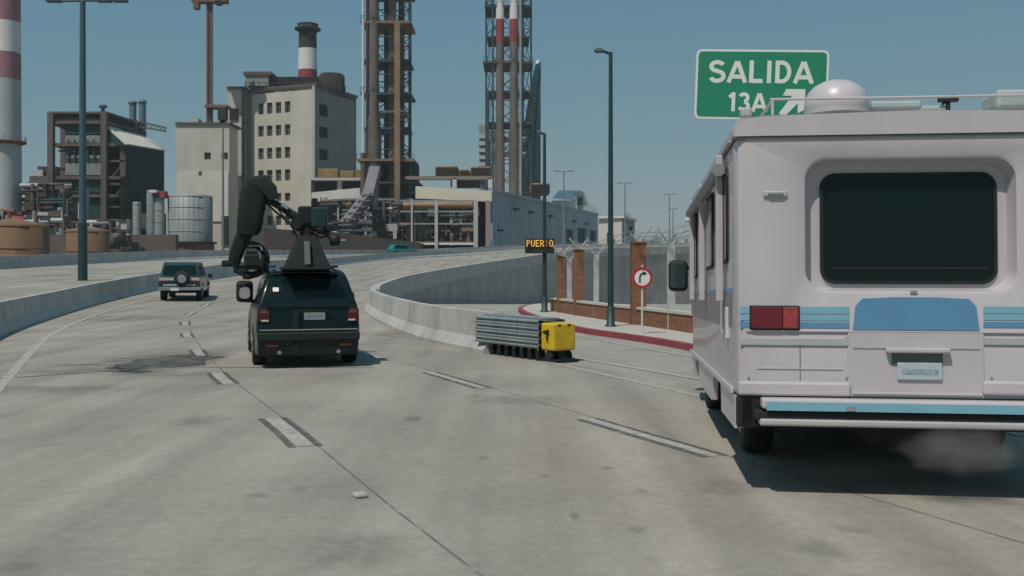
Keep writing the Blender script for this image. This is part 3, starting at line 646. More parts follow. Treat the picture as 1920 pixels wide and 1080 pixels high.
def wheel(parent, x, y, r, wd, rimmat, side, z=None):
    z = r if z is None else z
    prof = [(r * .62, -wd / 2), (r * .93, -wd / 2), (r, -wd * .32), (r, wd * .32), (r * .93, wd / 2), (r * .62, wd / 2)]
    t = put(M().lathe((x, y, z), prof, 28, axis=(1, 0, 0)), 'wheel', rubber, parent, local=True)
    mm = M().lathe((x, y, z), [(r * .60, -wd * .40), (r * .62, wd * .40)], 24, axis=(1, 0, 0))
    put(mm, 'rim', rimmat, t, local=True)
    mm = M(); xs = x + side * (wd * .42)
    for k in range(5):
        a = 2 * math.pi * k / 5; mm.beam((xs, y, z), (xs, y + r * .56 * math.cos(a), z + r * .56 * math.sin(a)), r * .18, .03)
    mm.lathe((xs, y, z), [(r * .16, -.02), (r * .14, .025)], 12, axis=(side, 0, 0))
    put(mm, 'spokes', rimmat, t, local=True)
    return t
def arch(cy, r, z0, n=9): return [(cy + r * math.cos(R_(180 - 180 * k / n)), z0 + r * math.sin(R_(180 * k / n))) for k in range(n + 1)]
def sideplate(pts, wfun, sgn, t=.012, off=.004):
    """window or panel lying on the side of a body: pts (y,z)"""
    m_ = M(); a = [Vector((sgn * (wfun(y, z) + off), y, z)) for y, z in pts]; b = [p + Vector((sgn * t, 0, 0)) for p in a]; n = len(pts)
    return m_.add(a + b, [list(range(n))[::-1], list(range(n, 2 * n))] + [(i, (i + 1) % n, n + (i + 1) % n, n + i) for i in range(n)])
def rearplate(pts, yfun, t=.012, off=.004):
    m_ = M(); a = [Vector((x, yfun(z) - off, z)) for x, z in pts]; b = [p - Vector((0, t, 0)) for p in a]; n = len(pts)
    return m_.add(a + b, [list(range(n))[::-1], list(range(n, 2 * n))] + [(i, (i + 1) % n, n + (i + 1) % n, n + i) for i in range(n)])
def lerp(tab, z):
    if z <= tab[0][0]: return tab[0][1]
    for (a, b), (c, d) in zip(tab[:-1], tab[1:]):
        if z <= c: return b + (d - b) * (z - a) / (c - a)
    return tab[-1][1]

# ---- black camera car
yaw = R_(16.0)
cy0 = G(475, 692); hv = Vector((-math.sin(yaw), math.cos(yaw), 0)); rv_ = Vector((math.cos(yaw), math.sin(yaw), 0))
base = cy0 + rv_ * .93
cc_ = root('camera_car', (base.x, base.y, 0), yaw, 'black sport utility car carrying a roof-mounted crane arm, seen from behind', 'car')
def C_(mb, name, mt, bev=0, par=None, sm=False):
    o = put(mb, name, mt, par or cc_, local=True, bev=bev)
    if sm: smooth_by_angle(o)
    return o
wt = [(.20, .90), (.5, .90), (.8, .915), (1.03, .89), (1.1, .86)]
wl_ = lambda y, z: lerp(wt, z) - (max(0, y - 3.9) * .12) - max(0, .15 - y) * .25
prof = [(-.02, .22), (-.09, .30), (-.10, .66), (-.02, .70), (.0, .98), (.05, 1.05), (3.3, 1.08), (4.35, .98), (4.62, .80), (4.66, .45), (4.55, .28), (4.2, .27)] + arch(3.75, .40, .33)[::-1] + [(3.2, .25), (1.4, .25)] + arch(.88, .40, .33)[::-1] + [(.35, .22)]
C_(bodyprism(prof, wl_, .05), 'body', black_paint, sm=True)
gt = [(1.0, .87), (1.62, .68), (1.70, .64)]
wg = lambda y, z: lerp(gt, z) - max(0, y - 2.6) * .05
gprof = [(.02, 1.02), (.12, 1.30), (.30, 1.58), (.45, 1.66), (.8, 1.70), (2.2, 1.70), (2.6, 1.63), (3.45, 1.06), (3.4, 1.0)]
C_(bodyprism(gprof, wg, .06), 'cabin', black_paint, sm=True)
yr = lambda z: lerp([(1.0, .02), (1.3, .12), (1.58, .30), (1.66, .45)], z)
C_(rearplate([(x * (1 - (z - 1.28) * .30), z) for x, z in rrect(1.40, .46, .07, 5, 0, 1.30)], yr), 'rear_window', glass_dark)
C_(M().box((-.02, .33, 1.655), (1.15, .10, .03)), 'rear_spoiler', black_paint, .012)
for s in (-1, 1):
    C_(sideplate([(.28, 1.10), (.42, 1.52), (1.0, 1.56), (1.0, 1.10)], wg, s), 'side_window', glass_dark)
    C_(sideplate([(1.08, 1.10), (1.08, 1.57), (1.95, 1.58), (1.95, 1.10)], wg, s), 'side_window', glass_dark)
    C_(sideplate([(2.03, 1.10), (2.03, 1.57), (2.45, 1.54), (3.0, 1.20), (3.05, 1.10)], wg, s), 'side_window', glass_dark)
    # tail lamps
    tl_ = C_(rearplate([(s * x, z) for x, z in ((.66, .80), (.87, .80), (.86, 1.02), (.72, 1.05), (.66, .95))], lambda z: -.005, .03), 'tail_lamp', mat('smoked_red_lens', (.075, .006, .010), .3), .006)
    C_(rearplate([(s * x, z) for x, z in ((.68, .95), (.83, .95), (.82, 1.0), (.70, 1.0))], lambda z: -.034, .006), 'indicator', mat('smoky_lens', (.12, .085, .075), .3), par=tl_)
    C_(rearplate([(s * x, z) for x, z in ((.68, .81), (.80, .81), (.80, .84), (.68, .84))], lambda z: -.034, .006), 'reverse_lens', white_plastic, par=tl_)
    C_(M().beam((s * .55, .6, 1.75), (s * .55, 2.4, 1.75), .04), 'roof_rail', black_plastic)
    C_(M().tube((s * .50, .02, .30), (s * .50, -.11, .28), .035, n=12), 'exhaust_tip', steel)
pl1 = C_(M().box((.10, -.015, .89), (.36, .02, .12)), 'licence_plate', mat('plate_white', (.72, .72, .70), .5, var=.05), .005)
C_(M().box((.10, -.028, .885), (.27, .004, .05)), 'plate_characters', mat('plate_grey', (.55, .56, .57), .6, var=.3, scale=30), par=pl1)
C_(M().box((.02, -.06, .985), (.62, .04, .025)), 'tailgate_handle', black_plastic, .006)
C_(M().box((0, -.108, .665), (1.66, .02, .022)), 'bumper_trim', steel, .005)
C_(M().box((0, -.05, .31), (1.5, .10, .2)), 'bumper_valance', black_paint, .03)
C_(M().box((-.02, .16, 1.08), (.03, .01, .6)), 'wiper', black_plastic)
gb = [(.02, 1.36), (.02, .72)]
C_(M().box((0, -.12, .55), (1.74, .06, .15)), 'bumper_step', black_plastic, .025)
for s_x in (-.62, .62): C_(M().box((s_x, -.105, .40), (.20, .02, .05)), 'fog_reflector', red_lens, .008)
C_(M().box((0, -.02, 1.075), (1.5, .02, .012)), 'tailgate_gap', rubber)
C_(M().box((-.23, -.10, .62), (.10, .03, .70)), 'black_strap', matte_black, .008)
st = cc_.children[-1]
C_(rearplate([(-.60, 1.32), (-.50, 1.32), (-.50, 1.39), (-.60, 1.39)], yr, .006, .018), 'window_sticker', mat('bright_sticker', (.85, .85, .8), .5, var=.02))
for x in (-.80, .80):
    for y in (.88, 3.75): wheel(cc_, x, y, .355, .24, steel if x < 0 else steel, 1 if x > 0 else -1)
for y in (.88, 3.75): C_(M().box((0, y, .36), (1.3, .16, .14)), 'axle', black_plastic)
C_(M().box((0, 2.3, .32), (1.5, 3.9, .12)), 'underbody', black_plastic)
# enlarged door mirror with white reflection
mr = C_(M().box((-1.02, 2.55, 1.27), (.32, .18, .42)), 'door_mirror', black_plastic, .07)
C_(M().beam((-.84, 2.6, 1.08), (-1.0, 2.56, 1.08), .06), 'mirror_arm', black_plastic, par=mr)
C_(M().plate([(-1.02 + x, 2.456, 1.24 + z) for x, z in rrect(.20, .22, .07, 4)], (0, -1, 0), .006), 'mirror_glass', chrome, par=mr)
mr = C_(M().box((1.02, 2.65, 1.15), (.20, .12, .18)), 'door_mirror', black_plastic, .04)
C_(M().beam((.84, 2.66, 1.1), (.96, 2.66, 1.12), .05), 'mirror_arm', black_plastic, par=mr)
C_(M().box((-.98, 2.40, 1.53), (.16, .06, .06)), 'side_lamp', red_lens, .02)

# crane arm on the roof (a thing of its own: it stands on the car)
arm = root('camera_crane', (base.x, base.y, 1.70) + Vector() if False else Vector((base.x, base.y, 1.70)) + hv * 1.3, yaw, 'black articulated camera crane with a stabilised camera head on the car roof', 'camera crane')
def K_(mb, name, mt, bev=0, par=None, sm=False): return put(mb, name, mt, par or arm, local=True, bev=bev)
Yk = arm.location.y
def kl(px, py, Y=17.9):
    """local point of the crane seen at this picture position, in the crane's own upright plane"""
    w_ = P(px, py, Y); return wmat(arm).inverted() @ w_
pb = [kl(538, 512), kl(614, 512)]
tb = [kl(564, 452), kl(588, 452)]
cx_ = (pb[0].x + pb[1].x) / 2; cy_ = pb[0].y
hw = .36; tw = .13
K_(M().loft([[Vector((cx_ + a * s_w, cy_ + b_ * s_w, z)) for a, b_ in ((-1, -1), (1, -1), (1, 1), (-1, 1))] for s_w, z in ((.40, .0), (.38, .06), (.17, .56), (.15, .60))]), 'pyramid_base', matte_black, .015)
K_(M().box((cx_ - .02, cy_ - .36, .28), (.10, .06, .46), m=Matrix.Rotation(R_(-27), 4, 'X')), 'base_rib', steel if False else mat('grey_webbing', (.10, .11, .11), .8), .01)
K_(M().box((cx_, cy_, .02), (.86, 1.1, .05)), 'roof_plate', black_plastic, .01)
K_(M().tube((cx_, cy_, .58), (cx_, cy_, .80), .13, .11, 16), 'turret', black_plastic, .01)
top = Vector((cx_, cy_, .95))
K_(M().box(top, (.30, .30, .34)), 'yoke', matte_black, .04)
tbx = kl(598, 408); K_(M().box(tbx, (.28, .26, .36)), 'control_box', mat('teal_hard_case', (.006, .03, .032), .6, var=.2), .03)
K_(M().box(kl(590, 380), (.10, .10, .16)), 'antenna_box', black_plastic, .02)
cwp = kl(628, 450); K_(M().beam(top + Vector((.1, 0, -.05)), cwp, .12), 'counter_arm', black_plastic, .02)
K_(M().lathe(cwp, [(.06, -.09), (.10, -.07), (.10, .07), (.06, .09)], 16, axis=(1, 0, 0)), 'counterweight', black_plastic)
K_(M().box(cwp + Vector((.12, -.05, .0)), (.12, .02, .03)), 'latch', chrome)
el = kl(486, 366); mid = kl(540, 396)
def limb(pts, rads, n=12):
    m_ = M(); loops = []
    for i, (p, r) in enumerate(zip(pts, rads)):
        d = (pts[min(i + 1, len(pts) - 1)] - pts[max(0, i - 1)]); q = d.to_track_quat('Z', 'Y').to_matrix()
        loops.append([p + q @ Vector((r * math.cos(2 * math.pi * k / n), r * math.sin(2 * math.pi * k / n), 0)) for k in range(n)])
    return m_.loft(loops, smooth=True)
K_(limb([top + Vector((0, 0, .05)), kl(556, 408), kl(530, 390), kl(505, 376), el], [.12, .09, .065, .06, .10]), 'inner_boom', matte_black)
K_(M().tube(kl(540, 392) + Vector((0, -.1, 0)), kl(528, 384) + Vector((0, -.1, 0)), .03, n=8), 'boom_clamp', chrome)
def bag(pts, w0, dpt):
    """a soft cover over a boxy arm: rounded rectangular sections with slack in them"""
    m_ = M(); loops = []; rnd = random.Random(5)
    for i, (p, k) in enumerate(zip(pts, w0)):
        d = (pts[min(i + 1, len(pts) - 1)] - pts[max(0, i - 1)]).normalized(); side = Vector((d.z, 0, -d.x)).normalized()
        sec = rrect(k * 2, dpt * 2 * (.8 + .2 * k / max(w0)), min(k, dpt) * .55, 4); loops.append([p + side * (a * (1 + rnd.uniform(-.05, .05))) + Vector((0, b2 * (1 + rnd.uniform(-.05, .05)), 0)) for a, b2 in sec])
    return m_.loft(loops, smooth=True)
K_(bag([kl(513, 374), kl(506, 358), kl(493, 347), kl(478, 350), kl(475, 366), kl(472, 388), kl(469, 410), kl(466, 430), kl(465, 440)], [.08, .14, .19, .225, .23, .225, .22, .21, .16], .17), 'outer_arm', matte_black)
for py in (): K_(M().tube(kl(471 - (py - 404) * .12, py) + Vector((0, 0, -.02)), kl(471 - (py - 372) * .12, py) + Vector((0, 0, .02)), .228, n=16), 'cover_strap', black_plastic)
K_(bag([kl(462, 432), kl(452, 452), kl(443, 474), kl(438, 496)], [.14, .13, .12, .10], .10), 'drop_arm', matte_black)
K_(M().tube(kl(440, 497), kl(495, 500), .06, n=12), 'gimbal_axis', black_plastic)
for rr, yy in ((.30, 0), (.25, .12)):
    tr_ = []
    cc3 = kl(470, 487) + Vector((0, yy, 0))
    for k in range(25): tr_.append(cc3 + Vector((rr * math.cos(2 * math.pi * k / 24), 0, rr * math.sin(2 * math.pi * k / 24))))
    K_(M().path(tr_, .035, 8), 'gimbal_ring', black_plastic)
cb_ = K_(M().box(kl(472, 488), (.26, .40, .22)), 'camera_body', black_plastic, .03)
K_(M().box(kl(472, 473), (.20, .30, .06)), 'top_plate', black_plastic, .01, par=cb_)
K_(M().box(kl(488, 492) + Vector((0, -.1, 0)), (.10, .16, .14)), 'battery', matte_black, .01, par=cb_)
K_(M().lathe(kl(470, 486) + Vector((0, .2, 0)), [(.08, 0), (.09, .15), (.11, .30)], 16, axis=(0, 1, 0)), 'lens', black_plastic, par=cb_)
K_(M().box(kl(426, 494), (.20, .18, .12)), 'gimbal_motor', black_plastic, .03)
K_(M().box(kl(452, 508), (.26, .14, .08)), 'gimbal_motor', black_plastic, .02)
K_(M().tube(kl(494, 478), kl(494, 512), .045, n=10), 'gimbal_motor', black_plastic)
K_(M().path([kl(448, 470), kl(452, 461), kl(488, 461), kl(492, 470)], .018, 8), 'handle_bar', galv)
K_(M().tube(kl(499, 490), kl(503, 516), .03, n=8), 'support_strut', black_plastic)
for k, (p0_, p1_) in enumerate((((548, 440), (560, 405)), ((604, 436), (592, 405)), ((556, 430), (600, 432)), ((570, 440), (575, 396)))):
    K_(M().beam(kl(*p0_) + Vector((0, .05 * k, 0)), kl(*p1_) + Vector((0, .05 * k, 0)), .045), 'support_bar', black_plastic, .006)
K_(M().tube(kl(556, 418) + Vector((0, -.12, 0)), kl(556, 418) + Vector((0, .12, 0)), .10, n=18), 'pivot_drum', black_plastic)
K_(limb([kl(577, 428), kl(600, 446), kl(618, 440), kl(632, 455)], [.02] * 4, 6), 'cable', black_plastic)
K_(limb([kl(512, 378), kl(530, 404), kl(552, 432), kl(566, 470)], [.015] * 4, 6), 'cable', black_plastic)
K_(limb([kl(500, 380), kl(512, 392) + Vector((0, .1, 0)), kl(545, 420), kl(565, 430)], [.02, .02, .02, .02], 6), 'cable', black_plastic)
K_(M().lathe(kl(600, 430) + Vector((0, -.05, 0)), [(.03, -.02), (.09, 0), (.09, .05), (.03, .07)], 14, axis=(0, -1, 0)), 'sensor_dome', black_plastic)

# ---- two-tone off-roader ahead
ih = hit(296, 565, 0); yaw2 = R_(11.0)
ib = Vector((ih.x, ih.y, 0)) + Vector((math.cos(yaw2), math.sin(yaw2), 0)) * .88; ib.z = drop(ib.x, ib.y)
iz = root('off_roader', ib, yaw2, 'dark green and silver off-roader with a spare wheel on its tailgate in the left lane', 'car')
def I_(mb, name, mt, bev=0, par=None, sm=False):
    o = put(mb, name, mt, par or iz, local=True, bev=bev)
    if sm: smooth_by_angle(o)
    return o
wi = lambda y, z: lerp([(.4, .84), (.7, .87), (1.0, .85)], z)
prof = [(0, .60), (.0, 1.02), (3.1, 1.04), (4.1, .98), (4.2, .6), (4.1, .45), (3.9, .45)] + arch(3.35, .40, .42)[::-1] + [(2.9, .42), (1.3, .42)] + arch(.8, .40, .42)[::-1] + [(.3, .48)]
I_(bodyprism(prof, wi, .04), 'body', green_suv, sm=True)
wi2 = lambda y, z: lerp([(1.0, .83), (1.65, .68)], z)
I_(bodyprism([(.03, 1.0), (.22, 1.60), (.35, 1.68), (2.3, 1.68), (3.0, 1.04), (3.0, 1.0)], wi2, .05), 'cabin', green_suv, sm=True)
yr2 = lambda z: lerp([(1.0, .03), (1.6, .22)], z)
I_(rearplate([(x * (1 - (z - 1.32) * .3), z) for x, z in rrect(1.34, .42, .06, 4, 0, 1.33)], yr2), 'rear_window', glass_dark)
for s in (-1, 1):
    I_(sideplate([(.30, 1.10), (.42, 1.52), (1.15, 1.55), (1.15, 1.10)], wi2, s), 'side_window', glass_dark)
    I_(sideplate([(1.25, 1.10), (1.25, 1.55), (2.2, 1.55), (2.7, 1.12)], wi2, s), 'side_window', glass_dark)
    I_(M().box((s * .70, -.02, .83), (.26, .04, .12)), 'tail_lamp', red_lens, .01)
    I_(M().box((s * .52, -.018, .95), (.62, .03, .12)), 'silver_panel', silver_paint, .01)
    I_(sideplate([(.1, .56), (.1, .62), (3.9, .62), (3.9, .56)], lambda y, z: .86, s), 'side_moulding', silver_paint)
    for y in (.8, 3.35): wheel(iz, s * .74, y, .36, .23, steel, s)
mm = M().box((1.0, 2.6, 1.08), (.2, .1, .2)); I_(mm, 'door_mirror', black_plastic, .03)
mm = M().box((-1.0, 2.6, 1.08), (.2, .1, .2)); I_(mm, 'door_mirror', black_plastic, .03)
I_(M().box((0, -.07, .55), (1.72, .16, .14)), 'rear_bumper', chrome, .02)
I_(M().box((0, -.03, .70), (1.3, .06, .05)), 'bumper_step', silver_paint, .01)
I_(M().box((-.18, -.16, .52), (.34, .02, .12)), 'licence_plate', white_plastic)
t_ = I_(M().lathe((.12, -.03, .98), [(.18, 0), (.31, .0), (.33, .06), (.33, .16), (.29, .22), (.2, .22)], 24, axis=(0, -1, 0)), 'spare_wheel', rubber)
I_(M().lathe((.12, -.24, .98), [(.20, 0), (.12, .03)], 18, axis=(0, -1, 0)), 'spare_rim', chrome, par=t_)
I_(M().box((0, .8, .40), (1.4, .14, .12)), 'axle', black_plastic)

# ---- small teal car on the far carriageway
tc = Vector((PX(755, 140), 140, drop(PX(755, 140), 140)))
yaw3 = R_(-60)
tr = root('distant_car', tc, yaw3, 'small teal hatchback half hidden behind the far median', 'car')
def T_(mb, name, mt, bev=0): o = put(mb, name, mt, tr, local=True, bev=bev); smooth_by_angle(o); return o
T_(bodyprism([(-1.9, .3), (-1.95, .85), (1.0, .9), (1.8, .75), (1.9, .3)] + arch(1.25, .33, .3)[::-1] + arch(-1.2, .33, .3)[::-1], lambda y, z: .82, .08), 'body', teal_car)
T_(bodyprism([(-1.85, .82), (-1.4, 1.38), (.2, 1.40), (1.0, .88)], lambda y, z: lerp([(.85, .78), (1.4, .60)], z), .06), 'cabin', teal_car)
for s in (-1, 1):
    T_(sideplate([(-1.5, .92), (-1.2, 1.3), (.15, 1.32), (.75, .92)], lambda y, z: lerp([(.85, .78), (1.4, .60)], z), s), 'side_window', glass_dark)
    for y in (-1.2, 1.25): wheel(tr, s * .72, y, .29, .2, steel, s)
tr.scale = (1.1, 1.1, 1.25)
T_(M().box((0, 1.88, .62), (1.3, .05, .08)), 'grille', chrome)

# ---- motorhome
yawm = R_(-6.9); wM = 2.73
Yl = 7.80; cl = Vector((PX(1380, Yl), Yl, 0)); rvv = Vector((math.cos(yawm), math.sin(yawm), 0)); hvv = Vector((-math.sin(yawm), math.cos(yawm), 0))
mb_ = cl + rvv * wM / 2
mh = root('motorhome', (mb_.x, mb_.y, 0), yawm, 'white motorhome with blue stripes and a dark rear window taking the exit lane', 'motorhome')
PITCH = Matrix.Translation((0, 0, .5)) @ Matrix.Rotation(R_(-1.7), 4, 'X') @ Matrix.Translation((0, 0, -.5))
def H_(mb, name, mt, bev=0, par=None, sm=False, pitch=True):
    if pitch: mb.v = [PITCH @ v for v in mb.v]
    o = put(mb, name, mt, par or mh, local=True, bev=bev)
    if sm: smooth_by_angle(o, 30)
    return o
def rl(px, py, y=0.0):
    """(x,z) on the motorhome's rear plane seen at this picture position"""
    d = Vector(((px - 960) / F, 1, -(py - HZ) / F)); inv = wmat(mh).inverted()
    o_ = inv @ Vector((0, 0, CAMH)); dd = inv.to_3x3() @ d; t = (y - o_.y) / dd.y; q = o_ + dd * t; q = PITCH.inverted() @ q; return q.x, q.z
def rbox(px0, py0, px1, py1, y0, y1):
    x0, z1 = rl(px0, py0); x1, _ = rl(px1, py0); _, z0 = rl((px0 + px1) / 2, py1); _, z1 = rl((px0 + px1) / 2, py0)
    return M().box(((x0 + x1) / 2, (y0 + y1) / 2, (z0 + z1) / 2), (abs(x1 - x0), abs(y1 - y0), abs(z1 - z0)))
LEN = 6.2
zb = rl(1500, 745)[1]; zt = rl(1500, 252)[1]; hw = wM / 2
def xz(pts, y): return [Vector((x, y, z)) for x, z in pts]
cz_ = (zb + zt) / 2; hh = zt - zb
rx0, rzt = rl(1512, 297); rx1, _ = rl(1912, 297); _, rzb = rl(1700, 546)
rcx, rcz, rw_, rh_ = (rx0 + rx1) / 2, (rzt + rzb) / 2, rx1 - rx0, rzt - rzb
K = 8; DEP = .15
loops = [xz(rrect(wM - .5, hh - .3, .2, K, 0, cz_ - .05), LEN), xz(rrect(wM - .1, hh - .08, .12, K, 0, cz_ - .03), LEN - .12), xz(rrect(wM, hh, .05, K, 0, cz_), LEN - .4), xz(rrect(wM, hh, .05, K, 0, cz_), .14),
         xz(rrect(wM - .012, hh, .05, K, 0, cz_), .07), xz(rrect(wM - .05, hh - .01, .05, K, 0, cz_), .022), xz(rrect(wM - .13, hh - .02, .05, K, 0, cz_), 0),
         xz(rrect(rw_ + .05, rh_ + .05, .17, K, rcx, rcz), 0), xz(rrect(rw_, rh_, .16, K, rcx, rcz), .015), xz(rrect(rw_ - .05, rh_ - .05, .15, K, rcx, rcz), DEP)]
H_(M().loft(loops), 'body_shell', rv_white, sm=True)
# rear window: frame and glass on the recess floor
wx0, wzt = rl(1545, 330, DEP); wx1, wzb = rl(1866, 527, DEP); wcx, wcz, ww, wh = (wx0 + wx1) / 2, (wzt + wzb) / 2, wx1 - wx0, wzt - wzb
fo = H_(M().loft([xz(rrect(ww + .05, wh + .05, .12, K, wcx, wcz), DEP + .01), xz(rrect(ww + .05, wh + .05, .12, K, wcx, wcz), DEP - .018), xz(rrect(ww, wh, .10, K, wcx, wcz), DEP - .018), xz(rrect(ww, wh, .10, K, wcx, wcz), DEP - .004)], caps=False), 'rear_window', black_plastic)
H_(M().plate([(x, DEP - .004, z) for x, z in rrect(ww, wh, .10, K, wcx, wcz)], (0, -1, 0), .006), 'window_glass', glass_rv, par=fo)
H_(M().box((wcx, DEP - .014, wzb + .10), (ww - .1, .006, .012)), 'glass_trim', rubber, par=fo)
# roof cap
zr = rl(1500, 213)[1]
rc = [[(x, z) for x, z in ((-hw - .02, zt), (-hw - .02, zt + .07), (-hw + .04, zr - .02), (-hw + .22, zr), (0, zr + .02), (hw - .22, zr), (hw - .04, zr - .02), (hw + .02, zt + .07), (hw + .02, zt))]]
lo = []
for y, s, dz in ((-.02, .985, 0), (-.025, 1, 0), (.0, 1, 0), (.12, 1, 0), (LEN - .5, 1, 0), (LEN - .15, .96, -.05), (LEN - .05, .9, -.1)):
    lo.append([Vector((x * s, y, z if z <= zt + .001 else zt + (z - zt) * (.8 if y < -.015 and False else 1) + (dz if z > zt + .08 else 0))) for x, z in rc[0]])
o = H_(M().loft(lo), 'roof_cap', rv_white, .03, sm=True)
H_(M().box((0, .0, zt - .012), (wM - .02, .03, .014)), 'roof_seam', mat('seam_grey', (.12, .12, .12), .7))
H_(M().box((-hw - .022, LEN / 2, zt - .012), (.03, LEN - .3, .02)), 'drip_rail', rv_trim)
# stripes
st_y = -.002
def stripe(px0, py0, px1, py1, mt, name='stripe', lift=.004):
    return H_(rbox(px0, py0, px1, py1, 0 - lift, .0), name, mt)
for a, b_ in ((1388, 1594), (1846, 2062)):
    stripe(a, 575, b_, 588, rv_blue_l); stripe(a, 590, b_, 601, rv_blue_l); stripe(a, 604, b_, 615, rv_blue)
    H_(rbox(a, 634, b_, 648, -.012, .0), 'moulding', rv_trim, .004)  # raised moulding; the body bulge's shadow is put into its grey
    H_(rbox(a - 4, 716, b_, 742, -.045, .0), 'lower_ledge', rv_white, .018)
for s, p0, p1 in ((-1, 1409, 1497), (1, 1935, 2023)):
    tl_ = H_(rbox(p0 - 3, 573, p1 + 3, 619, -.018, .0), 'tail_light', black_plastic, .006)
    H_(rbox(p0, 576, p1 - 30, 616, -.034, -.018), 'red_lens', red_lens, .008, par=tl_)
    H_(rbox(p1 - 29, 576, p1, 616, -.034, -.018), 'brake_lens', mat('pale_red_lens', (.33, .05, .05), .3, var=.3, scale=15), .008, par=tl_)
# blue lens-shaped panel and hatch
x0, z1 = rl(1600, 557); x1, _ = rl(1838, 557); _, z0 = rl(1718, 619)
zz = [(x0, z0), (x1, z0), (x1 - .02, z0 + (z1 - z0) * .72), (x1 - .07, z1 - .012), (x1 - .3, z1), (x0 + .3, z1), (x0 + .07, z1 - .012), (x0 + .02, z0 + (z1 - z0) * .72)]
H_(M().plate([(x, 0, z) for x, z in zz], (0, -1, 0), .008), 'blue_panel', rv_blue)
H_(rbox(1590, 622, 1846, 746, -.012, .0), 'hatch_door', rv_white, .01)
ht = mh.children[-1]
H_(rbox(1600, 651, 1838, 654, -.018, -.012), 'hatch_crease', rv_trim, par=ht)
H_(rbox(1598, 736, 1842, 741, -.026, -.012), 'hatch_lip', rv_white, .004, par=ht)
H_(rbox(1660, 652, 1780, 662, -.07, -.012), 'plate_lamp_hood', rv_white, .012, par=ht)
H_(rbox(1672, 662, 1768, 686, -.018, -.012), 'plate_shade', mat('shaded_plastic', (.10, .13, .13), .7), .004, par=ht)  # flat dark slab: shade below the hood put into its colour
pt = H_(rbox(1682, 680, 1766, 712, -.03, -.012), 'licence_plate', mat('plate_pale_blue', (.42, .50, .53), .5, var=.1, scale=20), .004, par=ht)
for k in range(6):
    H_(rbox(1691 + k * 12, 690, 1699 + k * 12, 703, -.033, -.03), 'plate_character', mat('plate_blue', (.18, .27, .33), .6), par=mh) if False else None
H_(rbox(1690, 692, 1758, 702, -.032, -.03), 'plate_lettering', mat('worn_plate_print', (.25, .34, .38), .6, var=.5, scale=45), par=ht)
H_(rbox(1708, 545, 1722, 550, -.01, 0), 'latch', chrome, .003)
ml = H_(rbox(1432, 357, 1478, 368, -.02, .0), 'marker_lamp', rv_trim, .01)
H_(rbox(1440, 360, 1470, 364, -.035, -.02), 'lamp_lens', chrome, .006, par=ml)
ml = H_(rbox(1960, 357, 2006, 368, -.02, .0), 'marker_lamp', rv_trim, .01)
H_(rbox(1400, 621, 2050, 624, -.014, 0), 'belt_moulding', rv_white, .003)
for px in (1500, 1936): H_(rbox(px, 650, px + 1.5, 714, -.003, .0), 'panel_seam', MATS['seam_grey'])
H_(rbox(1420, 690, 1580, 693, -.006, 0), 'body_crease', rv_white, .002)
for px, py in ((1402, 632), (1586, 632), (1402, 706), (1586, 706), (1858, 632), (1858, 706)): H_(rbox(px, py, px + 4, py + 4, -.008, 0), 'screw', chrome)
# bumper
H_(rbox(1392, 746, 2058, 806, -.02, .12), 'bumper_backing', black_plastic)
bp_ = H_(rbox(1424, 748, 2058, 768, -.17, -.02), 'bumper', rv_white, .02)
H_(rbox(1432, 754, 2058, 770, -.178, -.168), 'bumper_stripe', rv_blue_l, par=bp_)
H_(rbox(1412, 772, 2058, 788, -.15, -.02), 'bumper_channel', rubber, .008, par=bp_)
H_(rbox(1420, 786, 2058, 799, -.17, -.02), 'bumper_lower_bar', rv_trim, .015, par=bp_)
H_(rbox(1578, 757, 1594, 766, -.19, -.17), 'bumper_bolt', chrome, .003, par=bp_)
H_(M().box((-hw + .07, .05, (zb + rl(1500, 800)[1]) / 2 - .01), (.12, .14, zb - rl(1500, 800)[1])), 'bumper_end', black_plastic, .01)
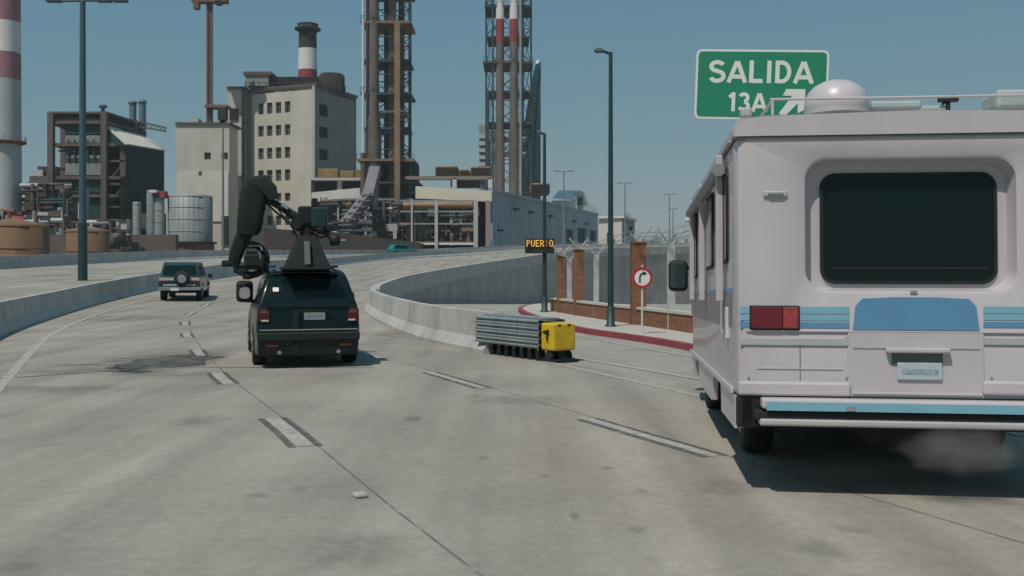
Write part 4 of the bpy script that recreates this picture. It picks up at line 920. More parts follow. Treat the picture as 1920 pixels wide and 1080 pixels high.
# skirt under the body along the side, with arches
zs = zb - .26
for s in (-1, 1):
    pr = [(.12, zs), (.12, zb), (LEN - .2, zb), (LEN - .3, zs + .05), (LEN - .6, zs)] + [(LEN - 1.35 - .48 * math.cos(R_(180 + 18 * k)), zs + .44 * abs(math.sin(R_(18 * k)))) for k in range(11)] + [(3.2, zs - .02), (2.5, zs - .02)] + [(1.86 - .50 * math.cos(R_(180 + 18 * k)), zs + .46 * abs(math.sin(R_(18 * k)))) for k in range(11)]
    a = [Vector((s * (hw - .002), y, z)) for y, z in pr]; H_(M().plate(a, (-s, 0, 0), .05), 'skirt', rv_white)
    H_(M().box((s * (hw + .012), LEN / 2 + .02, zb + .03), (.03, LEN - .3, .05)), 'side_trim', rv_white, .008)
    H_(M().box((s * (hw + .003), LEN / 2, zb + .66), (.008, LEN - .4, .26)), 'side_stripe', mat('mauve_stripe', (.26, .22, .23), .5, var=.06), 0)
    H_(M().box((s * (hw + .004), LEN / 2, zb + .82), (.01, LEN - .4, .03)), 'side_pinstripe', rv_blue)
    for y0, y1, z0, z1 in ((.55, 1.6, 1.05, 1.85), (2.1, 3.0, 1.05, 1.8), (3.55, 4.3, .8, 1.95), (4.7, 5.7, 1.0, 1.85)):
        fo = H_(M().plate([(s * hw, (y0 + y1) / 2 + a, zb + (z0 + z1) / 2 + b2) for a, b2 in rrect(y1 - y0, z1 - z0, .08, 4)], (s, 0, 0), .02), 'side_window', black_plastic)
        H_(M().plate([(s * (hw + .02), (y0 + y1) / 2 + a, zb + (z0 + z1) / 2 + b2) for a, b2 in rrect(y1 - y0 - .06, z1 - z0 - .06, .06, 4)], (s, 0, 0), .004), 'window_glass', glass_rv, par=fo)
    for y in (1.86, LEN - 1.35):
        t_ = wheel(mh, s * (hw - (.36 if y < 3 else .24)), y, .385, .26, white_plastic, s)
    for y0, z0, z1 in ((.62, .42, .68), (1.05, .45, .72)): H_(M().box((s * (hw + .01), y0, zb + (z0 + z1) / 2), (.03, .16, z1 - z0)), 'service_hatch', white_plastic, .008)
    H_(M().box((s * (hw + .006), 3.9, zb + .95), (.016, .78, 1.9)), 'entry_door', rv_white, .006) if s > 0 else None
for s in (-1, 1):
    t_ = H_(M().box((s * (hw + .19), LEN - .30, zb + 1.05), (.26, .16, .42)), 'door_mirror', black_plastic, .06)
    H_(M().path([(s * (hw - .05), LEN - .3, zb + 1.15), (s * (hw + .12), LEN - .3, zb + 1.16)], .025), 'mirror_arm', black_plastic, par=t_)
    H_(M().plate([(s * (hw + .195) + a, LEN - .385, zb + 1.05 + b2) for a, b2 in rrect(.20, .33, .05, 4)], (0, -1, 0), .005), 'mirror_glass', mat('mirror_glass', (.10, .16, .16), .1, metal=.8), par=t_)
# awning case and arms on the left side
aw_ = H_(M().tube((-hw - .07, .7, zt - .17), (-hw - .07, 5.2, zt - .17), .055, n=12), 'awning', mat('awning_grey', (.25, .27, .30), .6))
for y in (.82, 3.1, 5.0): H_(M().box((-hw - .055, y, zb + 1.35), (.06, .07, 1.25)), 'awning_arm', rv_white, .01, par=aw_)
H_(M().box((-hw - .06, 5.6, zb + 1.78), (.12, .10, .05)), 'side_marker', white_plastic, .01)
H_(M().box((0, LEN / 2, zb - .12), (wM - .5, LEN - .6, .2)), 'chassis', black_plastic)
for y in (1.86, LEN - 1.35): H_(M().tube((-hw + .3, y, .385), (hw - .3, y, .385), .09, n=10), 'axle', black_plastic, pitch=False)
H_(M().tube((.55, .0, .36), (.55, 1.2, .40), .035, n=10), 'exhaust_pipe', black_plastic)
H_(M().box((0, .55, zb - .28), (.7, .5, .22)), 'fuel_tank', black_plastic, .05)
# windscreen at the front
H_(M().plate([(x, LEN - .02, z) for x, z in rrect(2.0, .8, .1, 5, 0, zb + 1.45)], (0, 1, 0), .03), 'windscreen', glass_rv)

# roof equipment (bolted on: parts of the motorhome)
def rp(px, py, y): x, z = rl(px, py, y); return Vector((x, y, z))
yd = .75
dc = rp(1572, 207, yd); rd = .26
H_(M().lathe(dc + Vector((0, 0, -.0)), [(rd * .98, -.0), (rd * 1.02, .03), (rd * 1.0, .09), (rd * .90, .16), (rd * .72, .21), (rd * .45, .25), (rd * .2, .266), (.01, .27)], 28), 'satellite_dome', rv_white)
H_(M().tube(rp(1573, 214, yd), rp(1573, 205, yd), rd * 1.03, n=28), 'dome_base', rv_trim)
H_(M().box(rp(1672, 203, 1.2), (.42, .5, .07)), 'roof_vent', mat('vent_plastic', (.36, .42, .41), .6), .02)
H_(M().box(rp(1735, 208, 1.3), (.3, .4, .05)), 'roof_vent', mat('vent_plastic', (.36, .42, .41), .6), .015)
H_(M().box(rp(1893, 190, .9), (.28, .4, .16)), 'roof_vent', mat('vent_plastic', (.36, .42, .41), .6), .03)
mm = M(); q = rp(1783, 210, 1.1); mm.tube(q, q + Vector((0, 0, .13)), .02, n=8); mm.box(q + Vector((0, 0, .12)), (.16, .06, .035)); mm.beam(q + Vector((-.05, 0, .08)), q + Vector((.06, 0, .16)), .02); mm.tube(q - Vector((0, 0, .03)), q + Vector((0, 0, .01)), .05, n=10)
H_(mm, 'antenna', black_plastic)
yq = .35
pts = [rp(1446, 183, yq), rp(1700, 179, yq), rp(2010, 173, yq)]
mm = M().path(pts, .011, 8); 
for p_ in (rp(1451, 184, yq), rp(1996, 175, yq)): mm.tube(p_, Vector((p_.x, p_.y, zr - .02)), .012, n=8)
H_(mm, 'roof_rail', rv_white)
mm = M().path([rp(1451, 183, yq), rp(1451, 183, yq) + Vector((0, 4.2, 0))], .012, 8)
for yy in (1.5, 2.8, 4.2): p_ = rp(1451, 183, yq) + Vector((0, yy - .3, 0)); mm.tube(p_, Vector((p_.x, p_.y, zr - .02)), .012, n=8)
H_(mm, 'roof_rail', rv_white)
H_(M().box(rp(1400, 214, 1.2) + Vector((0, 0, .02)), (.10, .14, .09)), 'clearance_lamp', rv_trim, .02)

# dust kicked up behind the motorhome, and a thin veil added under it
def puff(name, c, sc3, dens, seed, label):
    bm = bmesh.new(); bmesh.ops.create_icosphere(bm, subdivisions=3, radius=1); me = bpy.data.meshes.new(name); bm.to_mesh(me); bm.free()
    o = bpy.data.objects.new(name, me); COL.objects.link(o); o.location = c; o.scale = sc3
    m_ = bpy.data.materials.new(name); m_.use_nodes = True; n = m_.node_tree; n.nodes.remove(n.nodes['Principled BSDF']); out = n.nodes['Material Output']; L = n.links.new
    pv = n.nodes.new('ShaderNodeVolumePrincipled'); pv.inputs['Color'].default_value = (.80, .77, .72, 1); pv.inputs['Anisotropy'].default_value = .1
    tcn = n.nodes.new('ShaderNodeTexCoord'); ln = n.nodes.new('ShaderNodeVectorMath'); ln.operation = 'LENGTH'; L(tcn.outputs['Object'], ln.inputs[0])
    nz = n.nodes.new('ShaderNodeTexNoise'); nz.inputs['Scale'].default_value = 2.2; nz.inputs['Detail'].default_value = 4; mpn = n.nodes.new('ShaderNodeMapping'); mpn.inputs['Location'].default_value = (seed, seed * 2, 0); L(tcn.outputs['Object'], mpn.inputs[0]); L(mpn.outputs[0], nz.inputs['Vector'])
    s1 = n.nodes.new('ShaderNodeMath'); s1.operation = 'MULTIPLY_ADD'; s1.inputs[1].default_value = .9; L(nz.outputs['Fac'], s1.inputs[0]); L(ln.outputs['Value'], s1.inputs[2])
    mrr = n.nodes.new('ShaderNodeMapRange'); mrr.inputs[1].default_value = .5; mrr.inputs[2].default_value = 1.3; mrr.inputs[3].default_value = dens; mrr.inputs[4].default_value = 0; L(s1.outputs[0], mrr.inputs[0]); L(mrr.outputs[0], pv.inputs['Density'])
    L(pv.outputs[0], out.inputs['Volume']); me.materials.append(m_); tagp(o, label, kind='stuff'); return o
puff('dust', P(1800, 838, 7.5), (.56, .38, .25), 4.5, 3, 'pale puff of dust blowing out under the rear bumper of the motorhome')
puff('dust', P(1640, 868, 8.1), (1.5, .7, .20), .55, 8, 'thin dust added to lift the dark shade under the motorhome')  # extra veil added to brighten the black underside shadow

# ------------------------------------------------------------------ air
hz_b = put(M().box((0, 600, 45), (2400, 1300, 104.4)), 'haze', rv_white); tagp(hz_b, kind='stuff')
hm = bpy.data.materials.new('haze'); hm.use_nodes = True; hm.node_tree.nodes.remove(hm.node_tree.nodes['Principled BSDF']); pv_ = hm.node_tree.nodes.new('ShaderNodeVolumePrincipled')
pv_.inputs['Color'].default_value = (.80, .88, .90, 1); pv_.inputs['Density'].default_value = .00022; hm.node_tree.links.new(pv_.outputs[0], hm.node_tree.nodes['Material Output'].inputs['Volume']); hz_b.data.materials[0] = hm

# ------------------------------------------------------------------ industrial background
GZ = -6.2
def bx(px0, px1, py0, py1, Y, dep, mm=None):
    mm = mm or M(); z0 = GZ if py1 is None else PZ(py1, Y); z1 = PZ(py0, Y)
    return mm.box(((PX(px0, Y) + PX(px1, Y)) / 2, Y + dep / 2, (z0 + z1) / 2), (PX(px1, Y) - PX(px0, Y), dep, z1 - z0))
def facade(mm, A, B, z0, z1, holes, depth, inward):
    """wall from A to B (xy) with rectangular openings holes=(u0,u1,za,zb) in metres along AB"""
    A = Vector((A[0], A[1], 0)); B = Vector((B[0], B[1], 0)); L = (B - A).length; d = (B - A).normalized(); inn = Vector(inward).normalized() * depth
    us = sorted({0, L, *[h[0] for h in holes], *[h[1] for h in holes]}); zs = sorted({z0, z1, *[h[2] for h in holes], *[h[3] for h in holes]})
    for i in range(len(us) - 1):
        for j in range(len(zs) - 1):
            uc = (us[i] + us[i + 1]) / 2; zc = (zs[j] + zs[j + 1]) / 2
            if any(h[0] < uc < h[1] and h[2] < zc < h[3] for h in holes): continue
            q = [A + d * us[a] + Vector((0, 0, zs[b])) for a, b in ((i, j), (i + 1, j), (i + 1, j + 1), (i, j + 1))]; mm.add(q, [(0, 1, 2, 3)])
    for h in holes:
        c = [A + d * h[a] + Vector((0, 0, h[b])) for a, b in ((0, 2), (1, 2), (1, 3), (0, 3))]
        for k in range(4): mm.add([c[k], c[(k + 1) % 4], c[(k + 1) % 4] + inn, c[k] + inn], [(0, 1, 2, 3)])
    return d
def windows(parent, A, B, holes, depth, inward, mt=dark_open, frame=None):
    A = Vector((A[0], A[1], 0)); B = Vector((B[0], B[1], 0)); d = (B - A).normalized(); inn = Vector(inward).normalized() * depth
    for h in holes:
        c = [A + d * h[a] + Vector((0, 0, h[b])) + inn for a, b in ((0, 2), (1, 2), (1, 3), (0, 3))]
        o = put(M().plate(c, inn, .1, off=-.02), 'window', mt, parent)
        if frame:
            m1 = (c[0] + c[1]) / 2 - inn * .25; m2 = (c[2] + c[3]) / 2 - inn * .25; mm = M(); mm.beam(m1, m2, .18); q1 = c[0].lerp(c[3], .55) - inn * .25; q2 = c[1].lerp(c[2], .55) - inn * .25; mm.beam(q1, q2, .14)
            put(mm, 'window_bar', frame, o)

# beige silo block
Yt = 300.0
tw_r = root('factory_tower', (PX(590, Yt), Yt, GZ), 0, 'tall beige factory block with four columns of small windows behind the crane', 'building')
A = (PX(458, Yt), Yt + 9); B = (PX(590, Yt), Yt); Cc = (PX(668, 322), 322.0)
ztop = PZ(161, Yt); Lf = (Vector(B) - Vector(A)).length; d2 = (Vector(B) - Vector(A)).normalized(); inw = Vector((-d2.y, d2.x, 0))
def uat(px):
    # distance along AB for a picture column
    a = Vector(A); t = ((px - 960) / F * a.y - a.x) / (d2.x - (px - 960) / F * d2.y); return t
holes = []
for py0, py1 in ((191, 212), (234, 254), (276, 297), (318, 339), (362, 377), (404, 422)):
    for pxc in (489, 505.5, 522, 539): holes.append((uat(pxc - 5.2), uat(pxc + 5.2), PZ(py1, Yt + 5), PZ(py0, Yt + 5)))
mm = M(); facade(mm, A, B, GZ, ztop, holes, 1.0, inw); put(mm, 'front_wall', beige, tw_r, fix=False)
windows(tw_r, A, B, holes, 1.0, inw, frame=beige_shaded)
sd = (Vector(Cc) - Vector(B)); Ls_ = sd.length; sd.normalize(); inws = Vector((-sd.y, sd.x, 0))
sh = []
for py0, py1 in ((195, 218), (238, 258), (280, 300), (322, 342)):
    sh.append((2.5, 7.5, PZ(py1, Yt + 4), PZ(py0, Yt + 4)))
mm = M(); facade(mm, B, Cc, GZ, ztop, sh, .8, inws); put(mm, 'side_wall', beige_shaded, tw_r, fix=False)
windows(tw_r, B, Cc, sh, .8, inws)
D = (A[0] + (Cc[0] - B[0]), A[1] + (Cc[1] - B[1]))
mm = M(); mm.prism([A, B, Cc, D], ztop - 1, ztop - .3); put(mm, 'roof', brown_c, tw_r)
mm = M()
e = .5
mm.prism([(A[0] - e, A[1] - e), (B[0] + e, B[1] - e), (Cc[0] + e, Cc[1]), (D[0] - e, D[1])], ztop, ztop + .8); put(mm, 'cornice', brown_c, tw_r)
# pilaster joints, stained string line
mm = M(); 
for px in (590,): mm.box((PX(px, Yt) - .3, Yt - .1, (GZ + ztop) / 2), (.8, .5, ztop - GZ))
put(mm, 'corner_pilaster', beige, tw_r)
# dead back walls
put(M().prism([(A[0] + .2, A[1] + 1.5), (A[0] + 1, A[1] + 1.2), (D[0] + 1, D[1]), (D[0], D[1])], GZ, ztop - .5), 'left_wall', beige, tw_r)
# left narrow wing, penthouse, roof plant
put(bx(427, 458, 166, None, Yt + 8, 18), 'stair_wing', beige, tw_r)
put(bx(424, 460, 162, 166, Yt + 7.5, 18), 'wing_cornice', brown_c, tw_r)
put(bx(430, 446, 203, 225, Yt + 7.6, .3), 'wing_opening', dark_open, tw_r)
put(bx(460, 503, 140, 161, Yt + 10, 10), 'penthouse', beige_shaded, tw_r)
put(bx(456, 508, 134, 140, Yt + 9.5, 12), 'penthouse_roof', brown_c, tw_r)
put(bx(500, 600, 144, 158, Yt + 12, 6), 'roof_plant', dark_open, tw_r)
put(M().lathe((PX(622, 312), 312, PZ(172, 312)), [(4, 0), (4, 4.6), (3.4, 5.4)], 14), 'roof_drum', chim_dark, tw_r)
put(bx(586, 640, 152, 170, Yt + 9, 8), 'roof_plant', chim_dark, tw_r)
mm = M()
for k in range(14):
    px = 460 + k * 13; mm.tube((PX(px, Yt + 6), Yt + 6, ztop), (PX(px, Yt + 6), Yt + 6, ztop + 2.0), .12, n=4)
mm.beam((PX(460, Yt + 6), Yt + 6, ztop + 2), (PX(640, Yt + 6), Yt + 6, ztop + 2), .14); put(mm, 'roof_railing', pipe_dark, tw_r)
mm = M(); mm.tube((PX(456, 306), 306, GZ), (PX(456, 306), 306, PZ(166, 306)), .5, n=6); put(mm, 'downpipe', brown_c, tw_r)

# low beige annex
an = root('factory_annex', (PX(380, 290), 290, GZ), 0, 'lower beige block with two square windows left of the tall factory tower', 'building')
Ya = 290.0; A2 = (PX(330, Ya), Ya); B2 = (PX(430, Ya), Ya); ha = [(PX(383, Ya) - A2[0], PX(395, Ya) - A2[0], PZ(299, Ya), PZ(286, Ya)), (PX(415, Ya) - A2[0], PX(427, Ya) - A2[0], PZ(299, Ya), PZ(286, Ya))]
mm = M(); facade(mm, A2, B2, GZ, PZ(232, Ya), ha, .8, (0, 1, 0)); put(mm, 'front_wall', beige, an, fix=False); windows(an, A2, B2, ha, .8, (0, 1, 0), frame=beige_shaded)
put(bx(330, 430, 234, None, Ya + 1, 9), 'rear_mass', beige, an)
put(bx(328, 432, 229, 233, Ya - .5, 12), 'roof_edge', brown_c, an)
put(bx(332, 428, 322, 415, Ya - .35, .3), 'pale_patch', pale_render, an)
put(bx(350, 372, 222, 230, Ya + 3, 3), 'roof_hatch', chim_grey, an)
put(bx(372, 378, 321, 328, Ya - .45, .3), 'wall_box', brown_c, an)
put(bx(415, 428, 405, 460, Ya - .4, .3), 'door_opening', dark_open, an)

# chimney on the tower
Yc = 318.0
ch = root('chimney', (PX(577, Yc), Yc, PZ(165, Yc)), 0, 'short stack with black top and white band rising over the beige factory roof', 'chimney')
r_ = 18 * Yc / F
for (a, b_, mt, k) in ((165, 132, chim_red, 1), (132, 92, chim_white, .98), (92, 62, chim_dark, .93), (62, 52, chim_dark, .93)):
    put(M().tube((PX(577, Yc), Yc, PZ(a, Yc)), (PX(577, Yc), Yc, PZ(b_, Yc)), r_ * k * 1.02, r_ * k * .97, 20), 'stack_band', mt, ch)
put(M().lathe((PX(577, Yc), Yc, PZ(60, Yc)), [(r_ * .9, 0), (r_ * 1.35, .6), (r_ * 1.35, 1.1), (r_ * 1.0, 1.3), (r_ * 1.1, 2.4)], 20), 'gallery', chim_dark, ch)

# far left striped chimney
Yc = 210.0; c0 = PX(10, Yc); r_ = 27 * Yc / F
ch = root('chimney', (c0, Yc, GZ), 0, 'huge red and white banded chimney at the edge behind the highway', 'chimney')
for a, b_, mt in ((570, 150, chim_grey), (150, 100, chim_pink), (100, 42, chim_white), (42, -30, chim_pink), (-30, -110, chim_white)):
    put(M().tube((c0, Yc, PZ(a, Yc)), (c0, Yc, PZ(b_, Yc)), r_ * (1 + (a - 150) * .0002), r_ * (1 + (b_ - 150) * .0002), 28), 'stack_band', mt, ch)
put(M().lathe((c0, Yc, PZ(272, Yc)), [(r_, 0), (r_ * 1.35, .4), (r_ * 1.35, .8), (r_, .8)], 24), 'gallery', rust, ch)
mm = M()
for k in range(16):
    t = 2 * math.pi * k / 16; p_ = Vector((c0 + r_ * 1.32 * math.cos(t), Yc + r_ * 1.32 * math.sin(t), PZ(265, Yc))); mm.tube(p_, p_ + Vector((0, 0, 1.1)), .05, n=4)
put(mm, 'gallery_railing', rust, ch)

# open-frame dark building
Yf = 235.0
fb = root('boiler_house', (PX(200, Yf), Yf, GZ), 0, 'dark open-frame boiler house with a sloping pale roof beyond the left carriageway', 'building')
def fpt(px, py, Y=Yf): return P(px, py, Y)
mm = M()
# columns
for px, Y, a in ((96, Yf, 212), (196, Yf, 210), (120, Yf + 16, 216), (232, Yf + 1, 275)):
    put(M().beam((PX(px, Y), Y, GZ), P(px, a, Y), 1.3), 'column', brown_c, fb)
put(M().beam((PX(246, Yf + 10), Yf + 10, GZ), P(246, 262, Yf + 10), 1.0), 'column', brown_c, fb)
# roof slab and deep fascia: front and receding side
def slab(pts, z0, z1, name, mt): put(M().prism(pts, z0, z1), name, mt, fb)
cA = (PX(92, Yf), Yf); cB = (PX(200, Yf), Yf); cC = (PX(275, 256), 256.0); cD = (PX(150, 256), 256.0)
slab([cA, cB, cC, cD], PZ(213, Yf), PZ(209, Yf), 'roof_slab', brown_c)
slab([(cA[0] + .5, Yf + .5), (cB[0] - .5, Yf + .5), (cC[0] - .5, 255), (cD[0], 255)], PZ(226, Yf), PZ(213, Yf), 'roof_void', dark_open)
slab([cA, cB, cC, cD], PZ(232, Yf), PZ(226, Yf), 'fascia', brown_c)
for py in (268, 330, 364, 410):
    put(M().prism([cA if py > 300 else (PX(100, Yf), Yf), (PX(240, Yf), Yf), (PX(270, 252), 252), cD], PZ(py + 6, Yf), PZ(py, Yf)), 'floor_slab', brown_c, fb)
for i, (p0, p1, py0, py1, mt) in enumerate(((122, 190, 234, 252, teal_clad), (122, 188, 254, 268, chim_grey), (124, 190, 278, 290, teal_clad), (124, 188, 291, 298, chim_grey), (122, 190, 299, 306, teal_clad), (122, 190, 306, 329, chim_grey), (118, 190, 336, 362, teal_clad), (150, 190, 372, 410, teal_clad), (100, 118, 340, 362, pipe_dark), (150, 196, 415, 470, pipe_dark))):
    put(bx(p0, p1, py0, py1, Yf + .9, 11), 'boiler_casing', mat('dull_pale_casing', (.22, .25, .25), .8, var=.2, scale=.4) if mt is chim_grey else mt, fb, bev=.15)
mm = M()
for px in (128, 140, 152, 164, 176): mm.tube(P(px, 300, Yf + .5), P(px, 262, Yf + .5), .2, n=6)
for py in (283, 318, 345): mm.tube(P(110, py, Yf + 2.2), P(192, py, Yf + 2.2), .22, n=6)
put(mm, 'boiler_pipes', pipe_dark, fb)
# rear screen wall keeps the sky out of the lower storeys
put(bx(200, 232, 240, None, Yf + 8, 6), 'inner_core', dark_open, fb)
# side stair bays
mm = M()
for py in (302, 345, 388, 420): mm.beam(P(198, py, Yf + .6), P(234, py, Yf + .6), .5)
for py in (345, 388): mm.beam(P(200, py, Yf + .6), P(232, py - 40, Yf + .6), .3)
put(mm, 'stair_bracing', brown_c, fb)
# lit sloping roof and dark box
a = P(196, 236, Yf + 1); b1 = P(236, 272, Yf - 1); c1 = P(308, 284, Yf + 18); d1 = P(272, 258, Yf + 20)
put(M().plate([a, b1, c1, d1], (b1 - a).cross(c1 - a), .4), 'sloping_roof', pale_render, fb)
bb = (b1.x, b1.y); cc2 = (c1.x, c1.y)
mm = M(); mm.add([(b1.x, b1.y, GZ), (c1.x, c1.y, GZ), c1, b1], [(0, 1, 2, 3)]); mm.add([(c1.x, c1.y, GZ), (d1.x + 2, d1.y + 6, GZ), (d1.x + 2, d1.y + 6, c1.z), c1], [(0, 1, 2, 3)]); mm.add([b1, a, (a.x, a.y, b1.z)], [(0, 1, 2)])
put(mm, 'side_cladding', teal_clad, fb, fix=False)
mm = M(); L = (c1 - b1)
for k in range(1, 24):
    p_ = b1 + L * k / 24 + Vector((.06, -.10, 0)); mm.beam((p_.x, p_.y, GZ), p_, .25)
put(mm, 'cladding_ribs', teal_clad, fb)
put(bx(238, 306, 400, 470, Yf - 2, 2), 'plinth', brown_c, fb)
for px, t in ((249, 190), (267, 188), (193, 196)):
    cst = root('vent_stack', (PX(px, 262), 262, GZ), 0, {249: 'slim blue grey vent stack rising behind the boiler house roof', 267: 'taller dark vent stack at the rear corner of the boiler house', 193: 'short pale vent stack over the middle of the boiler house roof'}[px], 'vent stack', None)
    put(M().tube((PX(px, 262), 262, GZ), P(px, t, 262), (.9 if px != 193 else .5), n=12), 'flue', mat('blue_grey_steel', (.10, .17, .21), .7), cst)
    put(M().lathe(P(px, t + 3, 262), [(.9, -.4), (1.1, -.3), (1.1, .2), (.8, .3)], 12), 'flue_collar', mat('blue_grey_steel', (.10, .17, .21), .7), cst)
jb = root('conveyor_gantry', (PX(270, 250), 250, GZ), 0, 'dark conveyor gantry sticking out right from the boiler house roof', 'gantry')
mm = M(); p0, p1 = P(262, 233, 250), P(312, 243, 250)
for dz in (-.7, .7): mm.beam(p0 + Vector((0, 0, dz)), p1 + Vector((0, 0, dz * .6)), .35)
for k in range(8): mm.beam(p0.lerp(p1, k / 8) + Vector((0, 0, -.7)), p0.lerp(p1, (k + 1) / 8) + Vector((0, 0, .6)), .2)
mm.beam((p0.x - 1, p0.y, GZ), p0 + Vector((-1, 0, 1)), .8); put(mm, 'truss', brown_c, jb)

# tanks and silos
def tank(px, r, top, Y, mt, label, ribs=0, kind='storage_tank', cat='tank', group=None, base=None, zb_=None):
    c = Vector((PX(px, Y), Y, GZ)); rr = r * Y / F; zt_ = PZ(top, Y); z0 = GZ if zb_ is None else PZ(zb_, Y)
    t = root(kind, c, 0, label, cat, group)
    put(M().lathe((c.x, c.y, z0), [(rr, 0), (rr, zt_ - z0), (rr * .97, zt_ - z0 + .1), (0.02, zt_ - z0 + rr * .22)], 28), 'shell', mt, t)
    mm = M()
    for k in range(ribs):
        a = 2 * math.pi * k / ribs; mm.tube((c.x + rr * math.cos(a), c.y + rr * math.sin(a), z0), (c.x + rr * math.cos(a), c.y + rr * math.sin(a), zt_), .045, n=4)
    if ribs: put(mm, 'ribs', mt, t)
    mm = M()
    for f_ in (.25, .5, .75, .98):
        z = z0 + (zt_ - z0) * f_; mm.lathe((c.x, c.y, z), [(rr, -.07), (rr + .06, -.06), (rr + .06, .06), (rr, .07)], 28)
    put(mm, 'hoops', mt, t)
    if base: put(M().lathe((c.x, c.y, GZ), [(rr * 1.08, 0), (rr * 1.08, PZ(base, Y) - GZ)], 24), 'brick_plinth', brick_m, t); put(M().lathe((c.x, c.y, PZ(base, Y)), [(rr * 1.2, 0), (rr * 1.2, .4)], 24), 'ledge', chim_dark, t)
    return t
tank(357, 40, 368, 225, silver_tank, 'wide ribbed silver silo on a brick plinth before the beige annex', 28, base=457, zb_=457)
tank(328, 13, 372, 232, silver_tank, 'narrow grey silo tucked against the wide silver silo', 10, 'silo', 'silo')
tank(299, 9, 372, 222, silver_tank, 'slim bright silo with a red valve box on top', 8, 'silo', 'silo', base=462, zb_=462)
tank(283, 8, 358, 222, galv, 'tallest slim silo with a white cap left of the ribbed tanks', 8, 'silo', 'silo', base=462, zb_=462)
tank(257, 8, 380, 224, silver_tank, 'leftmost slim grey silo standing before the boiler house wall', 6, 'silo', 'silo')
vb = root('valve_box', P(301, 372, 222), 0, 'red valve box on top of the slim silo', 'valve box'); put(bx(294, 309, 358, 371, 221, 2), 'casing', chim_red, vb); put(bx(280, 293, 356, 361, 220, 2), 'white_lid', chim_white, vb)
tank(25, 62, 422, 150, tank_rust, 'big rust stained ochre tank at the left behind the far barrier', 0)
tank(165, 38, 432, 165, tank_rust, 'smaller rusty ochre tank behind the tall lamp post', 0)
tank(115, 9, 352, 228, galv, 'thin pale column vessel below the boiler house floors', 0, 'vessel', 'vessel')
tank(158, 9, 352, 226, galv, 'thin pale column vessel nearest the tall lamp post', 0, 'vessel', 'vessel')

# left pipe racks and low plant
def clutter(name, label, cat, px0, px1, py0, py1, Y, n, mats, seed, dep=8):
    rnd = random.Random(seed); r = root(name, (PX((px0 + px1) / 2, Y), Y, GZ), 0, label, cat)
    bm_ = {}
    for k in range(n):
        mt = rnd.choice(mats); mm = bm_.setdefault(mt.name, (mt, M()))[1]; px = rnd.uniform(px0, px1); py = rnd.uniform(py0, py1); yy = Y + rnd.uniform(0, dep)
        kind = rnd.random()
        if kind < .4:
            l = rnd.uniform(6, 40); mm.tube(P(max(px0, px - l), py, yy), P(min(px1, px + l), py, yy), rnd.uniform(.15, .5), n=7)
        elif kind < .65:
            l = rnd.uniform(8, 40); mm.tube(P(px, min(py + l, py1 + 10), yy), P(px, max(py0, py - l), yy), rnd.uniform(.15, .5), n=7)
        elif kind < .9:
            a = rnd.uniform(3, 12); b2 = rnd.uniform(3, 9); bx(px - a, px + a, py - b2, py + b2, yy, 1.5, mm)
        else:
            c = P(px, py, yy); rr = rnd.uniform(.5, 1.1); mm.lathe(c, [(rr * .3, -rr), (rr, -rr * .4), (rr, rr * .4), (rr * .3, rr)], 10)
    for i, (nm, (mt, mm)) in enumerate(bm_.items()): put(mm, ('pipework', 'ductwork', 'valves', 'tanks', 'supports', 'steps')[i % 6], mt, r)
    return r
cl_ = clutter('pipe_rack', 'tangle of rusty pipes and vessels between the banded chimney and boiler house', 'pipework', 38, 135, 345, 425, 206, 120, [pipe_dark, brown_c, brown_c, chim_grey, pipe_dark, teal_clad], 11)
cl2 = clutter('pipe_rack', 'low rusty pipework in front of the dark side of the boiler house', 'pipework', 130, 244, 412, 470, 195, 50, [pipe_dark, brown_c, pipe_dark, chim_grey, pipe_dark, brown_c], 12)
cl3 = clutter('pipe_rack', 'low dark machinery around the base of the huge banded chimney', 'pipework', -10, 130, 395, 425, 185, 35, [pipe_dark, chim_grey, rust, chim_red, pipe_dark, brown_c], 13)
pw = root('low_wall', (PX(150, 205), 205, GZ), 0, 'dark brown plant wall low behind the far barrier at the left', 'wall')
put(bx(-60, 330, 440, None, 205, 1.5), 'wall_panel', brown_c, pw)
put(bx(40, 130, 300, None, 262, 8), 'backdrop_mass', brown_c, pw) if False else None
db = root('pump_house', (PX(150, 228), 228, GZ), 0, 'low dark pump house behind the rusty pipes left of the silos', 'building')
put(bx(42, 118, 402, None, 229, 6), 'lower_wall', pipe_dark, db); put(bx(118, 262, 428, None, 229, 6), 'side_wall', dark_open, db); put(bx(40, 120, 399, 402, 228.5, 7), 'roof_slab', brown_c, db)
dm = root('transfer_house', (PX(85, 260), 260, GZ), 0, 'low brown transfer house with stepped roof behind the pipe tangle', 'building')
put(bx(55, 115, 330, None, 262, 10), 'lower_block', brown_c, dm); put(bx(70, 105, 312, 330, 263, 8), 'upper_block', pipe_dark, dm); put(bx(60, 80, 318, 330, 262, 6), 'pale_hut', chim_grey, dm)
mm = M()
for k in range(7): bx(60 + k * 8, 64 + k * 8, 345, 360, 261.8, .3, mm)
put(mm, 'window_row', dark_open, dm)

